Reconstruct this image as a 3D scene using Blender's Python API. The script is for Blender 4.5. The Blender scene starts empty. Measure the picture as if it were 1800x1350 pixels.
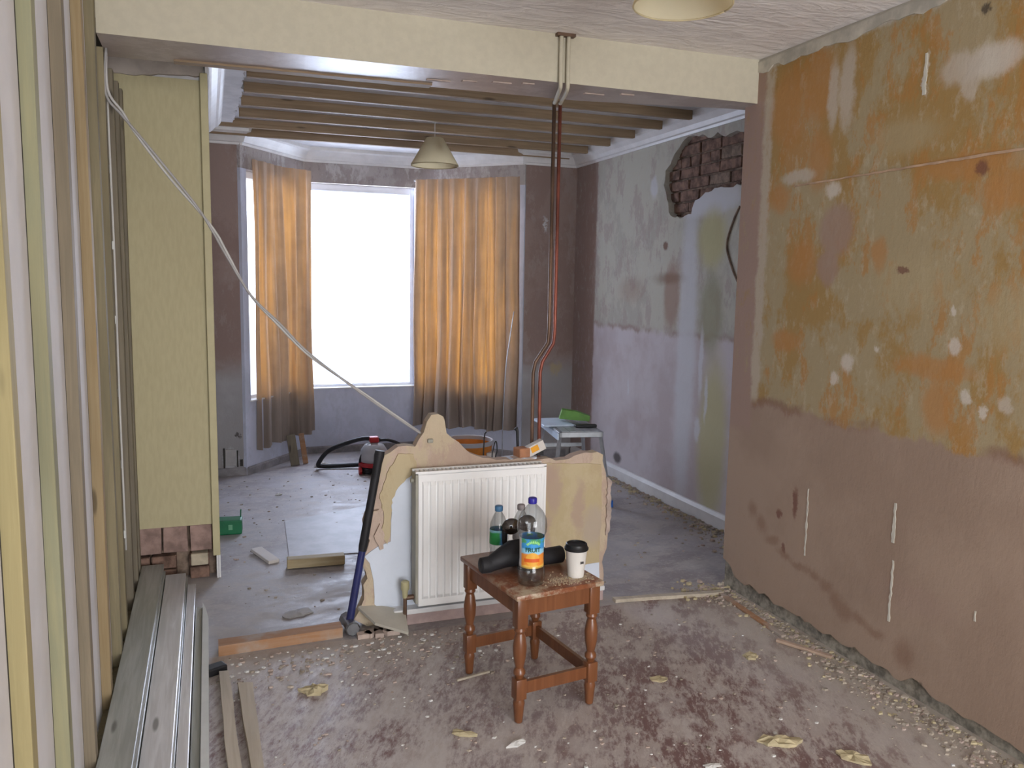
import bpy, bmesh, math, random
from mathutils import Vector, Matrix, noise
from mathutils.geometry import tessellate_polygon
random.seed(7)
scene = bpy.context.scene
col = scene.collection
PI = math.pi
R = math.radians

# ------------------------------------------------------------------ camera, light, exposure
CAMZ = 1.47
cam_data = bpy.data.cameras.new('camera')
cam = bpy.data.objects.new('camera', cam_data)
col.objects.link(cam)
yaw, pitch, roll = R(20.2), R(7.0), R(0.95)
fwd = Vector((math.sin(yaw)*math.cos(pitch), math.cos(yaw)*math.cos(pitch), -math.sin(pitch)))
rgt = Vector((math.cos(yaw), -math.sin(yaw), 0))
upv = rgt.cross(fwd)
r2 = rgt*math.cos(roll) + upv*math.sin(roll)
u2 = -rgt*math.sin(roll) + upv*math.cos(roll)
m3 = Matrix((r2, u2, -fwd)).transposed()
cam.matrix_world = Matrix.Translation((0, 0, CAMZ)) @ m3.to_4x4()
cam_data.sensor_width = 36.0
cam_data.lens = 36.0*1450/1800
cam_data.clip_start = 0.02
scene.camera = cam

world = bpy.data.worlds.new('overcast_sky')
scene.world = world
world.use_nodes = True
wn = world.node_tree.nodes
wl = world.node_tree.links
wn.clear()
wo = wn.new('ShaderNodeOutputWorld')
wb = wn.new('ShaderNodeBackground')
wtc = wn.new('ShaderNodeTexCoord')
wsep = wn.new('ShaderNodeSeparateXYZ')
wr = wn.new('ShaderNodeValToRGB')
wl.new(wtc.outputs['Generated'], wsep.inputs[0])
wl.new(wsep.outputs['Z'], wr.inputs['Fac'])
wr.color_ramp.elements[0].position = 0.0
wr.color_ramp.elements[0].color = (0.90, 0.93, 1.0, 1)
wr.color_ramp.elements[1].position = 0.9
wr.color_ramp.elements[1].color = (0.62, 0.74, 1.0, 1)
wl.new(wr.outputs['Color'], wb.inputs['Color'])
SKY = 5.0
wb.inputs['Strength'].default_value = SKY
wl.new(wb.outputs[0], wo.inputs[0])

def area(name, loc, size, direction, power=None, color=(1, 1, 1), portal=False):
    l = bpy.data.lights.new(name, 'AREA')
    l.shape = 'RECTANGLE'
    l.size, l.size_y = size
    l.color = color
    if portal:
        l.cycles.is_portal = True
    else:
        l.energy = power
    o = bpy.data.objects.new(name, l)
    o.location = loc
    o.rotation_euler = Vector(direction).to_track_quat('-Z', 'Y').to_euler()
    col.objects.link(o)
    return o
# daylight entering by the glazed doors behind the photographer and by the bay
area('garden_door_daylight', (1.15, -2.45, 1.08), (2.2, 2.0), (0, 1, -0.04), 104, (1.0, 0.98, 0.955))
area('bay_daylight_centre', (1.235, 7.3, 1.45), (0.9, 1.7), (0, -1, -0.25), 55, (0.72, 0.81, 1.0))
area('bay_daylight_left', (0.25, 6.95, 1.4), (0.65, 1.6), (0.79, -0.61, -0.25), 12, (0.8, 0.87, 1.0))
area('bay_daylight_right', (2.36, 6.95, 1.4), (0.8, 1.6), (-0.68, -0.73, -0.1), 16, (0.85, 0.9, 1.0))

vs = scene.view_settings
vs.view_transform = 'Standard'
vs.look = 'None'
vs.gamma = 1.0
vs.use_curve_mapping = False
vs.exposure = 0.0

# ------------------------------------------------------------------ node helpers
class NT:
    def __init__(self, name):
        self.m = bpy.data.materials.new(name)
        self.m.use_nodes = True
        self.t = self.m.node_tree
        self.t.nodes.clear()
        self.out = self.t.nodes.new('ShaderNodeOutputMaterial')
        self.tc = self.t.nodes.new('ShaderNodeTexCoord').outputs['Object']
    def n(self, kind, **kw):
        nd = self.t.nodes.new(kind)
        for k, v in kw.items():
            setattr(nd, k, v)
        return nd
    def l(self, a, b):
        self.t.links.new(a, b)
    def inp(self, sock, v):
        if isinstance(v, bpy.types.NodeSocket):
            self.l(v, sock)
        else:
            sock.default_value = v
    def noise(self, scale, detail=4, rough=0.6, stretch=None, vec=None, dist=0.0):
        nd = self.n('ShaderNodeTexNoise')
        nd.inputs['Scale'].default_value = scale
        nd.inputs['Detail'].default_value = detail
        nd.inputs['Roughness'].default_value = rough
        nd.inputs['Distortion'].default_value = dist
        v = vec or self.tc
        if stretch:
            mp = self.n('ShaderNodeMapping')
            mp.inputs['Scale'].default_value = stretch
            self.l(v, mp.inputs[0])
            v = mp.outputs[0]
        self.l(v, nd.inputs['Vector'])
        return nd.outputs['Fac']
    def rng(self, v, a, b, c=0.0, d=1.0):
        nd = self.n('ShaderNodeMapRange')
        nd.interpolation_type = 'SMOOTHSTEP'
        self.inp(nd.inputs[0], v)
        for i, q in enumerate((a, b, c, d)):
            nd.inputs[i+1].default_value = q
        return nd.outputs[0]
    def mix(self, f, a, b):
        nd = self.n('ShaderNodeMix', data_type='RGBA')
        self.inp(nd.inputs[0], f)
        for s, v in ((nd.inputs[6], a), (nd.inputs[7], b)):
            if isinstance(v, tuple):
                v = (v[0], v[1], v[2], 1)
            self.inp(s, v)
        return nd.outputs[2]
    def math(self, op, a, b=0.0):
        nd = self.n('ShaderNodeMath', operation=op)
        self.inp(nd.inputs[0], a)
        self.inp(nd.inputs[1], b)
        return nd.outputs[0]
    def finish(self, color, rough=0.8, bump=None, bump_str=0.3, bump_dist=0.01, metal=0.0, spec=0.5, extra=None):
        b = self.n('ShaderNodeBsdfPrincipled')
        if isinstance(color, tuple):
            color = (color[0], color[1], color[2], 1)
        self.inp(b.inputs['Base Color'], color)
        self.inp(b.inputs['Roughness'], rough)
        b.inputs['Metallic'].default_value = metal
        b.inputs['Specular IOR Level'].default_value = spec
        if bump is not None:
            bp = self.n('ShaderNodeBump')
            bp.inputs['Strength'].default_value = bump_str
            bp.inputs['Distance'].default_value = bump_dist
            self.l(bump, bp.inputs['Height'])
            self.l(bp.outputs[0], b.inputs['Normal'])
        self.l(b.outputs[0], self.out.inputs[0])
        return self.m

def simple(name, c, rough=0.7, var=0.15, scale=12, metal=0.0, bump=0.15, spec=0.4):
    t = NT(name)
    f = t.noise(scale)
    d = tuple(x*(1-var) for x in c)
    e = tuple(min(1, x*(1+var)) for x in c)
    return t.finish(t.mix(t.rng(f, 0.3, 0.7), d, e), rough, f, bump, 0.004, metal, spec)

def wood(name, c1, c2, axis='z', rough=0.65, knots=True, dirt=None, spec=0.3):
    t = NT(name)
    st = {'x': (1.2, 22, 22), 'y': (22, 1.2, 22), 'z': (22, 22, 1.2)}[axis]
    g = t.noise(2.2, 5, 0.6, st, dist=0.6)
    c = t.mix(t.rng(g, 0.35, 0.68), c1, c2)
    big = t.noise(1.6, 2, 0.5, {'x': (1, 5, 5), 'y': (5, 1, 5), 'z': (5, 5, 1)}[axis])
    c = t.mix(t.math('MULTIPLY', t.rng(big, 0.45, 0.7), 0.45), c, tuple(q*0.55 for q in c2))
    if knots:
        v = t.n('ShaderNodeTexVoronoi')
        v.inputs['Scale'].default_value = 2.2
        mp = t.n('ShaderNodeMapping')
        mp.inputs['Scale'].default_value = {'x': (1, 5, 5), 'y': (5, 1, 5), 'z': (5, 5, 1)}[axis]
        t.l(t.tc, mp.inputs[0])
        t.l(mp.outputs[0], v.inputs['Vector'])
        k = t.rng(v.outputs['Distance'], 0.13, 0.06)
        c = t.mix(t.math('MULTIPLY', k, 0.75), c, tuple(q*0.25 for q in c1))
    if dirt:
        dn = t.noise(5, 5)
        c = t.mix(t.rng(dn, 0.45, 0.65), c, dirt)
    return t.finish(c, rough, g, 0.2, 0.003, 0, spec)

# patch colours on the stripped walls
PC = {'W': (0.62, 0.57, 0.50), 'P': (0.52, 0.46, 0.38), 'K': (0.36, 0.25, 0.20), 'R': (0.17, 0.075, 0.055),
      'D': (0.05, 0.04, 0.035), 'O': (0.44, 0.22, 0.075), 'T': (0.42, 0.34, 0.20), 'k': (0.36, 0.255, 0.205),
      'S': (0.235, 0.14, 0.095), 'Y': (0.50, 0.47, 0.25), 'g': (0.33, 0.32, 0.22), 'w': (0.62, 0.63, 0.66)}
def wall_mat(name, ax, upper, lower=None, zb=0.93, slope=0.0, patches=(), bands=(), pc=PC, topband=None, bstr=0.5, a0=0.0, warp=0.05, rough=0.9, zs=0.012):
    t = NT(name)
    sep = t.n('ShaderNodeSeparateXYZ')
    t.l(t.tc, sep.inputs[0])
    a, z = sep.outputs['XYZ'.index(ax)], sep.outputs[2]
    wn1 = t.noise(9, 8, 0.78)
    wn2 = t.noise(8.3, 8, 0.78, stretch=(1.3, 1.1, 0.7))
    a_ = t.math('ADD', a, t.math('MULTIPLY', t.math('SUBTRACT', wn1, 0.5), warp*2.6))
    z_ = t.math('ADD', z, t.math('MULTIPLY', t.math('SUBTRACT', wn2, 0.5), warp*2.6))
    cmb = t.n('ShaderNodeCombineXYZ')
    t.l(a_, cmb.inputs[0])
    t.l(z_, cmb.inputs[1])
    n1 = t.noise(2.1, 9, 0.70, stretch=(1, 1.2, 0.75))
    n2 = t.noise(5.5, 9, 0.72, stretch=(1.2, 1.2, 0.6))
    n3 = t.noise(24, 7, 0.75, stretch=(1, 1, 0.5))
    c = t.mix(t.rng(n1, 0.46, 0.54), upper[0], upper[1])
    c = t.mix(t.math('MULTIPLY', t.rng(n2, 0.51, 0.58), 0.75), c, upper[2])
    c = t.mix(t.math('MULTIPLY', t.rng(n3, 0.52, 0.66), 0.5), c, upper[3])
    if lower:
        lo = t.mix(t.rng(t.noise(2.3, 4), 0.4, 0.62), lower[0], lower[1])
        lo = t.mix(t.math('MULTIPLY', t.rng(n3, 0.55, 0.8), 0.35), lo, lower[2])
        zz = t.math('SUBTRACT', t.math('ADD', z, t.math('MULTIPLY', t.math('SUBTRACT', n2, 0.5), 0.16)),
                    t.math('MULTIPLY', t.math('SUBTRACT', a, a0), slope))
        edge = t.math('MULTIPLY', t.rng(t.math('ABSOLUTE', t.math('SUBTRACT', zz, zb+0.008)), 0.035, 0.0),
                      t.rng(t.noise(3.1, 3), 0.42, 0.6))
        c = t.mix(t.rng(zz, zb+zs, zb-zs), c, lo)
        c = t.mix(t.math('MULTIPLY', edge, 0.7), c, lower[3])
    for (b0, b1, colr, zmin) in bands:      # vertical bands in a
        f = t.math('MULTIPLY', t.rng(a_, b0-0.015, b0+0.015), t.rng(a_, b1+0.015, b1-0.015))
        f = t.math('MULTIPLY', f, t.rng(z, zmin-0.03, zmin+0.03))
        c = t.mix(t.math('MULTIPLY', f, t.rng(n3, 0.2, 0.5)), c, colr)
    if topband:
        f = t.rng(z_, topband[0]-0.02, topband[0]+0.01)
        c = t.mix(f, c, topband[1])
    for (ca, cz, ra, rz, k) in patches:
        s = t.n('ShaderNodeVectorMath', operation='SUBTRACT')
        t.l(cmb.outputs[0], s.inputs[0])
        s.inputs[1].default_value = (ca, cz, 0)
        d = t.n('ShaderNodeVectorMath', operation='MULTIPLY')
        t.l(s.outputs[0], d.inputs[0])
        d.inputs[1].default_value = (1/max(ra, 0.004), 1/max(rz, 0.004), 0)
        ln = t.n('ShaderNodeVectorMath', operation='LENGTH')
        t.l(d.outputs[0], ln.inputs[0])
        soft = {'S': (1.6, 0.3, 0.6), 'O': (1.4, 0.6, 0.75), 'T': (1.5, 0.5, 0.7), 'k': (1.5, 0.3, 0.5), 'K': (1.3, 0.7, 0.8)}.get(k, (1.35, 0.6, 0.8))
        f = t.math('MULTIPLY', t.rng(ln.outputs['Value'], soft[0], soft[1]), soft[2])
        c = t.mix(f, c, pc[k])
    return t.finish(c, rough, t.math('ADD', n2, t.math('MULTIPLY', n3, 0.6)), bstr, 0.008, 0, 0.2 if rough > 0.8 else 0.6)

# ------------------------------------------------------------------ mesh helpers
def link(name, me, mats=None, parent=None):
    o = bpy.data.objects.new(name, me)
    col.objects.link(o)
    if mats:
        for m in (mats if isinstance(mats, (list, tuple)) else [mats]):
            me.materials.append(m)
    if parent:
        o.parent = parent
    return o
def mk(name, bm, mats=None, parent=None, smooth=False, angle=None):
    me = bpy.data.meshes.new(name)
    bmesh.ops.recalc_face_normals(bm, faces=bm.faces)
    bm.to_mesh(me)
    bm.free()
    if smooth:
        for p in me.polygons:
            p.use_smooth = True
        if angle:
            try:
                me.set_sharp_from_angle(angle=R(angle))
            except Exception:
                pass
    return link(name, me, mats, parent)
def xf(loc=(0, 0, 0), rz=0.0, rx=0.0, ry=0.0):
    return Matrix.Translation(loc) @ Matrix.Rotation(rz, 4, 'Z') @ Matrix.Rotation(ry, 4, 'Y') @ Matrix.Rotation(rx, 4, 'X')
def box(bm, lo, hi, M=None, bev=0.0, mi=0):
    lo, hi = Vector(lo), Vector(hi)
    r = bmesh.ops.create_cube(bm, size=1)
    vs_ = r['verts']
    for v in vs_:
        v.co = Vector(((lo.x+hi.x)/2 + v.co.x*(hi.x-lo.x), (lo.y+hi.y)/2 + v.co.y*(hi.y-lo.y), (lo.z+hi.z)/2 + v.co.z*(hi.z-lo.z)))
    fs = set()
    for v in vs_:
        fs.update(v.link_faces)
    if bev > 0:
        es = set()
        for v in vs_:
            es.update(v.link_edges)
        rr = bmesh.ops.bevel(bm, geom=list(es), offset=bev, segments=2, affect='EDGES', profile=0.5)
        vs_ = list({v for f in rr['faces'] for v in f.verts} | {v for v in vs_ if v.is_valid})
        fs = {f for v in vs_ for f in v.link_faces}
    if M:
        for v in vs_:
            v.co = M @ v.co
    for f in fs:
        if f.is_valid:
            f.material_index = mi
    return vs_
def B(name, lo, hi, mat_, parent=None, bev=0.0, M=None):
    bm = bmesh.new()
    box(bm, lo, hi, M, bev)
    return mk(name, bm, mat_, parent)
def lathe(bm, prof, seg=24, M=None, cap=True, mi=0):
    rings = []
    for (r, z) in prof:
        rings.append([bm.verts.new((r*math.cos(2*PI*i/seg), r*math.sin(2*PI*i/seg), z)) for i in range(seg)])
    for a, b in zip(rings, rings[1:]):
        for i in range(seg):
            f = bm.faces.new((a[i], a[(i+1) % seg], b[(i+1) % seg], b[i]))
            f.material_index = mi
    if cap:
        for rg, rev in ((rings[0], True), (rings[-1], False)):
            if prof[0 if rev else -1][0] > 1e-4:
                f = bm.faces.new(rg[::-1] if rev else rg)
                f.material_index = mi
    if M:
        for rg in rings:
            for v in rg:
                v.co = M @ v.co
def smooth_path(pts, n=6):
    P = [Vector(p) for p in pts]
    out = []
    for i in range(len(P)-1):
        p0, p1, p2, p3 = P[max(i-1, 0)], P[i], P[i+1], P[min(i+2, len(P)-1)]
        for k in range(n):
            t = k/n
            out.append(0.5*((2*p1) + (p2-p0)*t + (2*p0-5*p1+4*p2-p3)*t*t + (3*p1-p0-3*p2+p3)*t**3))
    out.append(P[-1])
    return out
def tube(bm, pts, r, seg=8, M=None, mi=0, cap=True):
    P = [Vector(p) for p in pts]
    rings = []
    up = Vector((0, 0, 1))
    d0 = (P[1]-P[0]).normalized()
    if abs(d0.dot(up)) > 0.95:
        up = Vector((1, 0, 0))
    u = d0.cross(up).normalized()
    for i, p in enumerate(P):
        d = (P[min(i+1, len(P)-1)]-P[max(i-1, 0)]).normalized()
        u = (u - d*u.dot(d)).normalized()
        w = d.cross(u)
        rr = r[i] if isinstance(r, (list, tuple)) else r
        rings.append([bm.verts.new(p + (u*math.cos(2*PI*k/seg) + w*math.sin(2*PI*k/seg))*rr) for k in range(seg)])
    for a, b in zip(rings, rings[1:]):
        for k in range(seg):
            bm.faces.new((a[k], a[(k+1) % seg], b[(k+1) % seg], b[k])).material_index = mi
    if cap:
        bm.faces.new(rings[0][::-1]).material_index = mi
        bm.faces.new(rings[-1]).material_index = mi
    if M:
        for rg in rings:
            for v in rg:
                v.co = M @ v.co
def prism(bm, pts, axis, a, b, holes=(), M=None, mi=0):
    """extrude a 2D polygon between a and b along axis; pts are the other two coordinates in xyz order"""
    def mkp(p, t):
        if axis == 'x': return Vector((t, p[0], p[1]))
        if axis == 'y': return Vector((p[0], t, p[1]))
        return Vector((p[0], p[1], t))
    loops = [list(pts)] + [list(h) for h in holes]
    flat = [p for lp in loops for p in lp]
    tris = tessellate_polygon([[Vector((p[0], p[1], 0)) for p in lp] for lp in loops])
    va = [bm.verts.new(mkp(p, a)) for p in flat]
    vb = [bm.verts.new(mkp(p, b)) for p in flat]
    for t in tris:
        try:
            bm.faces.new([va[i] for i in t]).material_index = mi
            bm.faces.new([vb[i] for i in reversed(t)]).material_index = mi
        except ValueError:
            pass
    k = 0
    for lp in loops:
        n = len(lp)
        for i in range(n):
            j = (i+1) % n
            bm.faces.new((va[k+i], va[k+j], vb[k+j], vb[k+i])).material_index = mi
        k += n
    if M:
        for v in va+vb:
            v.co = M @ v.co
def rag(pts, step=0.02, amp=0.006, closed=True, seed=0):
    rnd = random.Random(seed)
    out = []
    n = len(pts)
    for i in range(n if closed else n-1):
        p, q = Vector(pts[i]).to_2d(), Vector(pts[(i+1) % n]).to_2d()
        L = (q-p).length
        k = max(1, int(L/step))
        nn = Vector((-(q-p).y, (q-p).x)).normalized() if L > 0 else Vector((0, 0))
        for j in range(k):
            o = 0 if j == 0 else rnd.uniform(-amp, amp)
            s = p + (q-p)*(j/k) + nn*o
            out.append((s.x, s.y))
    if not closed:
        out.append(tuple(pts[-1]))
    return out
def molding(name, path, prof, mat_, parent=None):
    """sweep profile (offset to the left of the path, z) along a plan polyline with mitred corners"""
    bm = bmesh.new()
    P = [Vector(p) for p in path]
    rings = []
    for i, p in enumerate(P):
        d1 = (P[i]-P[i-1]).normalized() if i > 0 else (P[1]-P[0]).normalized()
        d2 = (P[i+1]-P[i]).normalized() if i < len(P)-1 else d1
        n1, n2 = Vector((-d1.y, d1.x)), Vector((-d2.y, d2.x))
        n = (n1+n2).normalized()
        s = 1/max(0.3, n.dot(n1))
        rings.append([bm.verts.new((p.x+n.x*o*s, p.y+n.y*o*s, z)) for (o, z) in prof])
    m = len(prof)
    for a, b in zip(rings, rings[1:]):
        for k in range(m):
            bm.faces.new((a[k], a[(k+1) % m], b[(k+1) % m], b[k]))
    bm.faces.new(rings[0])
    bm.faces.new(rings[-1][::-1])
    return mk(name, bm, mat_, parent)
def tag(o, label, cat=None, group=None, kind=None):
    if label: o['label'] = label
    if cat: o['category'] = cat
    if group: o['group'] = group
    if kind: o['kind'] = kind
    return o
def struct(o, label=None, cat=None):
    o['kind'] = 'structure'
    if label: o['label'] = label
    o['category'] = cat or o.name.split('.')[0].split('_')[0]
    return o
def empty(name, loc=(0, 0, 0), rz=0.0):
    o = bpy.data.objects.new(name, None)
    o.empty_display_size = 0.1
    o.location = loc
    o.rotation_euler = (0, 0, rz)
    col.objects.link(o)
    return o

# ------------------------------------------------------------------ materials
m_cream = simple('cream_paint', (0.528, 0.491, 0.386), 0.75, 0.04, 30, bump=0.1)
t = NT('woodchip_paper')
f = t.noise(60, 3, 0.5, (1, 1, 0.25)); g = t.noise(3, 3)
c = t.mix(t.rng(f, 0.3, 0.7), (0.484, 0.432, 0.260), (0.539, 0.488, 0.302))
m_yellow = t.finish(t.mix(t.math('MULTIPLY', g, 0.3), c, (0.502, 0.451, 0.288)), 0.75, f, 0.10, 0.001)
t = NT('artex_ceiling')
f = t.noise(5, 5, 0.6, (1.0, 2.4, 1), dist=1.5); g = t.noise(22, 3, 0.5, (1, 2.5, 1))
c = t.mix(t.rng(f, 0.35, 0.68), (0.76, 0.72, 0.695), (0.87, 0.83, 0.80))
m_ceil = t.finish(c, 0.85, t.math('ADD', f, t.math('MULTIPLY', g, 0.3)), 0.7, 0.02)
m_white = simple('white_plaster', (0.60, 0.60, 0.62), 0.8, 0.1, 7)
m_gloss_white = simple('white_gloss_paint', (0.72, 0.72, 0.72), 0.35, 0.06, 9, bump=0.05)
m_upvc = simple('white_window_frame', (0.80, 0.82, 0.86), 0.4, 0.03, 8, bump=0.02)
m_dirty = simple('grey_mortar', (0.25, 0.23, 0.19), 0.95, 0.45, 26, bump=1.0)
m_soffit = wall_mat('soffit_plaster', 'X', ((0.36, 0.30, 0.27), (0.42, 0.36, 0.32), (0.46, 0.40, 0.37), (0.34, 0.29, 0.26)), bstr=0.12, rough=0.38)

near_p = [(2.296, 2.21, 0.01, 0.07, 'W'), (2.673, 2.251, 0.04, 0.162, 'P'), (2.749, 2.235, 0.032, 0.133, 'P'), (2.032, 2.195, 0.11, 0.057, 'W'), (2.149, 2.196, 0.077, 0.055, 'P'), (2.11, 2.133, 0.03, 0.055, 'P'), (2.716, 1.862, 0.042, 0.031, 'W'), (2.926, 1.934, 0.099, 0.028, 'P'), (2.685, 1.697, 0.094, 0.101, 'K'), (2.72, 1.552, 0.064, 0.068, 'K'), (2.33, 1.54, 0.023, 0.012, 'R'), (2.432, 1.24, 0.017, 0.011, 'W'), (2.089, 1.284, 0.027, 0.032, 'W'), (2.105, 1.405, 0.014, 0.013, 'W'), (2.574, 1.175, 0.033, 0.036, 'W'), (2.641, 1.111, 0.025, 0.027, 'W'), (2.021, 1.115, 0.019, 0.023, 'W'), (1.963, 1.076, 0.015, 0.022, 'W'), (1.885, 1.112, 0.031, 0.029, 'P'), (2.041, 1.862, 0.025, 0.025, 'R'), (2.069, 2.36, 0.019, 0.016, 'D'), (2.829, 0.546, 0.018, 0.061, 'R'), (2.929, 0.474, 0.019, 0.025, 'R'), (2.889, 0.325, 0.015, 0.018, 'R'), (2.198, 0.146, 0.045, 0.054, 'S'), (2.125, 0.033, 0.029, 0.035, 'D'), (2.188, 0.367, 0.188, 0.062, 'k'), (3.12, 0.44, 0.03, 0.04, 'S'), (3.05, 0.39, 0.04, 0.035, 'S'), (2.97, 0.34, 0.045, 0.022, 'S'), (2.88, 0.30, 0.05, 0.02, 'S'), (2.78, 0.28, 0.05, 0.016, 'S'), (2.69, 0.275, 0.045, 0.018, 'S'), (2.61, 0.255, 0.035, 0.025, 'S'), (2.555, 0.215, 0.03, 0.035, 'S'), (2.50, 0.19, 0.035, 0.035, 'S'), (2.42, 0.185, 0.045, 0.02, 'S'), (2.34, 0.17, 0.04, 0.02, 'S')]
near_o = [(2.876, 1.573, 0.087, 0.09, 'O'), (2.167, 1.199, 0.158, 0.039, 'O'), (2.131, 1.07, 0.064, 0.097, 'O'), (3.025, 2.231, 0.103, 0.167, 'O'), (2.836, 2.285, 0.093, 0.159, 'O'), (2.809, 1.989, 0.073, 0.114, 'O'), (2.451, 1.591, 0.039, 0.063, 'O'), (3.048, 1.851, 0.069, 0.064, 'O'), (1.922, 1.788, 0.113, 0.061, 'O'), (2.096, 1.878, 0.186, 0.037, 'O'), (2.369, 2.011, 0.15, 0.06, 'T'), (2.294, 1.487, 0.169, 0.1, 'T'), (1.882, 1.385, 0.112, 0.105, 'T'), (2.957, 1.236, 0.088, 0.049, 'O')]
m_wr = wall_mat('stripped_paper_wall', 'Y',
    ((0.36, 0.235, 0.09), (0.385, 0.31, 0.185), (0.42, 0.215, 0.065), (0.50, 0.43, 0.31)),
    ((0.337, 0.245, 0.185), (0.380, 0.282, 0.215), (0.295, 0.200, 0.144), (0.228, 0.126, 0.096)), 0.935, 0.0,
    near_o+near_p, bands=((3.17, 3.40, (0.35, 0.245, 0.20), 0.8), (3.12, 3.18, (0.47, 0.40, 0.31), 0.95)),
    topband=(2.44, (0.50, 0.47, 0.41)), warp=0.035)
far_p = [(4.627, 1.05, 0.11, 1.1, 'w'), (4.473, 1.968, 0.30, 0.076, 'w'), (4.6, 2.0, 0.19, 0.09, 'w'), (4.324, 2.0, 0.25, 0.08, 'w'), (4.292, 0.5, 0.154, 0.55, 'Y'), (4.355, 1.3, 0.12, 0.25, 'g'), (4.381, 1.756, 0.15, 0.18, 'Y'), (4.931, 1.734, 0.03, 0.027, 'R'), (5.527, 0.154, 0.064, 0.044, 'D'), (5.39, 0.719, 0.012, 0.067, 'w'), (4.377, 0.773, 0.019, 0.142, 'w'), (4.445, 0.981, 0.025, 0.214, 'w'), (4.457, 0.561, 0.032, 0.073, 'w'), (4.83, 1.402, 0.10, 0.223, 'K'), (5.39, 1.431, 0.185, 0.091, 'k'), (5.113, 2.135, 0.047, 0.069, 'w'), (4.878, 1.514, 0.171, 0.038, 'S')]
m_wrf = wall_mat('far_room_stripped_wall', 'Y',
    ((0.45, 0.435, 0.38), (0.52, 0.51, 0.44), (0.42, 0.36, 0.33), (0.53, 0.54, 0.50)),
    ((0.50, 0.44, 0.45), (0.58, 0.54, 0.56), (0.36, 0.28, 0.26), (0.33, 0.23, 0.20)), 1.15, 0.0, far_p,
    bands=((6.0, 6.5, (0.33, 0.25, 0.225), 0.0),), warp=0.03, bstr=0.35, zs=0.03)
m_front = wall_mat('front_wall_plaster', 'X', ((0.275, 0.20, 0.178), (0.31, 0.232, 0.208), (0.335, 0.268, 0.245), (0.29, 0.225, 0.205)),
    ((0.34, 0.33, 0.33), (0.39, 0.38, 0.39), (0.30, 0.26, 0.25), (0.28, 0.22, 0.20)), 0.8, 0.0,
    [(2.32, 2.1, 0.03, 0.05, 'w'), (2.62, 1.95, 0.012, 0.06, 'w'), (0.13, 0.12, 0.05, 0.07, 'w'), (0.2, 0.3, 0.02, 0.02, 'D'), (2.75, 0.75, 0.04, 0.05, 'T')], warp=0.08, zs=0.12)
m_bay = wall_mat('bay_painted_plaster', 'X', ((0.525, 0.561, 0.667), (0.575, 0.607, 0.725), (0.500, 0.528, 0.623), (0.550, 0.581, 0.681)), bstr=0.15)
m_head = wall_mat('bay_head_plaster', 'X', ((0.42, 0.39, 0.38), (0.34, 0.30, 0.29), (0.52, 0.50, 0.50), (0.22, 0.19, 0.19)), bstr=0.5)

t = NT('near_floor_lino')
rot = t.n('ShaderNodeMapping'); rot.inputs['Rotation'].default_value = (0, 0, 0.45); t.l(t.tc, rot.inputs[0]); rv = rot.outputs[0]
n1 = t.noise(1.6, 7, 0.6); n2 = t.noise(7, 9, 0.75, (1.3, 0.5, 1), rv); n3 = t.noise(34, 8, 0.8, (1.2, 0.4, 1), rv); n4 = t.noise(2.6, 9, 0.72, (1.2, 0.6, 1), rv)
c = t.mix(t.rng(n1, 0.4, 0.6), (0.20, 0.12, 0.115), (0.27, 0.21, 0.21))
c = t.mix(t.math('MULTIPLY', t.rng(n2, 0.47, 0.56), 0.75), c, (0.52, 0.475, 0.45))
c = t.mix(t.math('MULTIPLY', t.rng(n3, 0.50, 0.58), 0.55), c, (0.58, 0.54, 0.51))
c = t.mix(t.math('MULTIPLY', t.rng(n4, 0.50, 0.58), 0.7), c, (0.54, 0.50, 0.48))
sp0 = t.n('ShaderNodeSeparateXYZ'); t.l(t.tc, sp0.inputs[0])
lf = t.math('MULTIPLY', t.rng(t.math('ADD', sp0.outputs[0], t.math('MULTIPLY', n4, 0.8)), 1.75, 0.9), t.rng(n3, 0.38, 0.56))
c = t.mix(t.math('MULTIPLY', lf, 0.58), c, (0.60, 0.575, 0.575))
sp = t.n('ShaderNodeSeparateXYZ'); t.l(t.tc, sp.inputs[0])
edge = t.rng(t.math('ADD', sp.outputs[0], t.math('MULTIPLY', n2, 0.5)), 2.0, 2.7)
c = t.mix(t.math('MULTIPLY', edge, 0.8), c, (0.42, 0.37, 0.30))
edge2 = t.rng(t.math('ADD', sp.outputs[1], t.math('MULTIPLY', n4, 0.5)), 3.05, 3.5)
edge2 = t.math('MULTIPLY', edge2, t.rng(sp.outputs[0], 1.2, 0.5))
c = t.mix(t.math('MULTIPLY', edge2, 0.75), c, (0.47, 0.42, 0.375))
m_floor = t.finish(c, t.rng(n2, 0.35, 0.7, 0.42, 0.85), t.math('ADD', n2, n3), 0.35, 0.005, 0, 0.4)
t = NT('far_floor_hardboard')
n1 = t.noise(1.9, 7, 0.65); n2 = t.noise(7, 9, 0.75, (0.6, 1, 1)); n3 = t.noise(40, 7, 0.8)
c = t.mix(t.rng(n1, 0.38, 0.62), (0.29, 0.26, 0.265), (0.40, 0.385, 0.40))
c = t.mix(t.math('MULTIPLY', t.rng(n2, 0.46, 0.57), 0.7), c, (0.47, 0.44, 0.42))
c = t.mix(t.math('MULTIPLY', t.rng(n3, 0.52, 0.62), 0.5), c, (0.53, 0.51, 0.48))
m_floor2 = t.finish(c, t.rng(n2, 0.35, 0.7, 0.45, 0.85), t.math('ADD', n2, n3), 0.25, 0.004, 0, 0.5)
m_board2 = simple('grey_hardboard', (0.40, 0.40, 0.42), 0.55, 0.15, 8, bump=0.1, spec=0.5)

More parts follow.
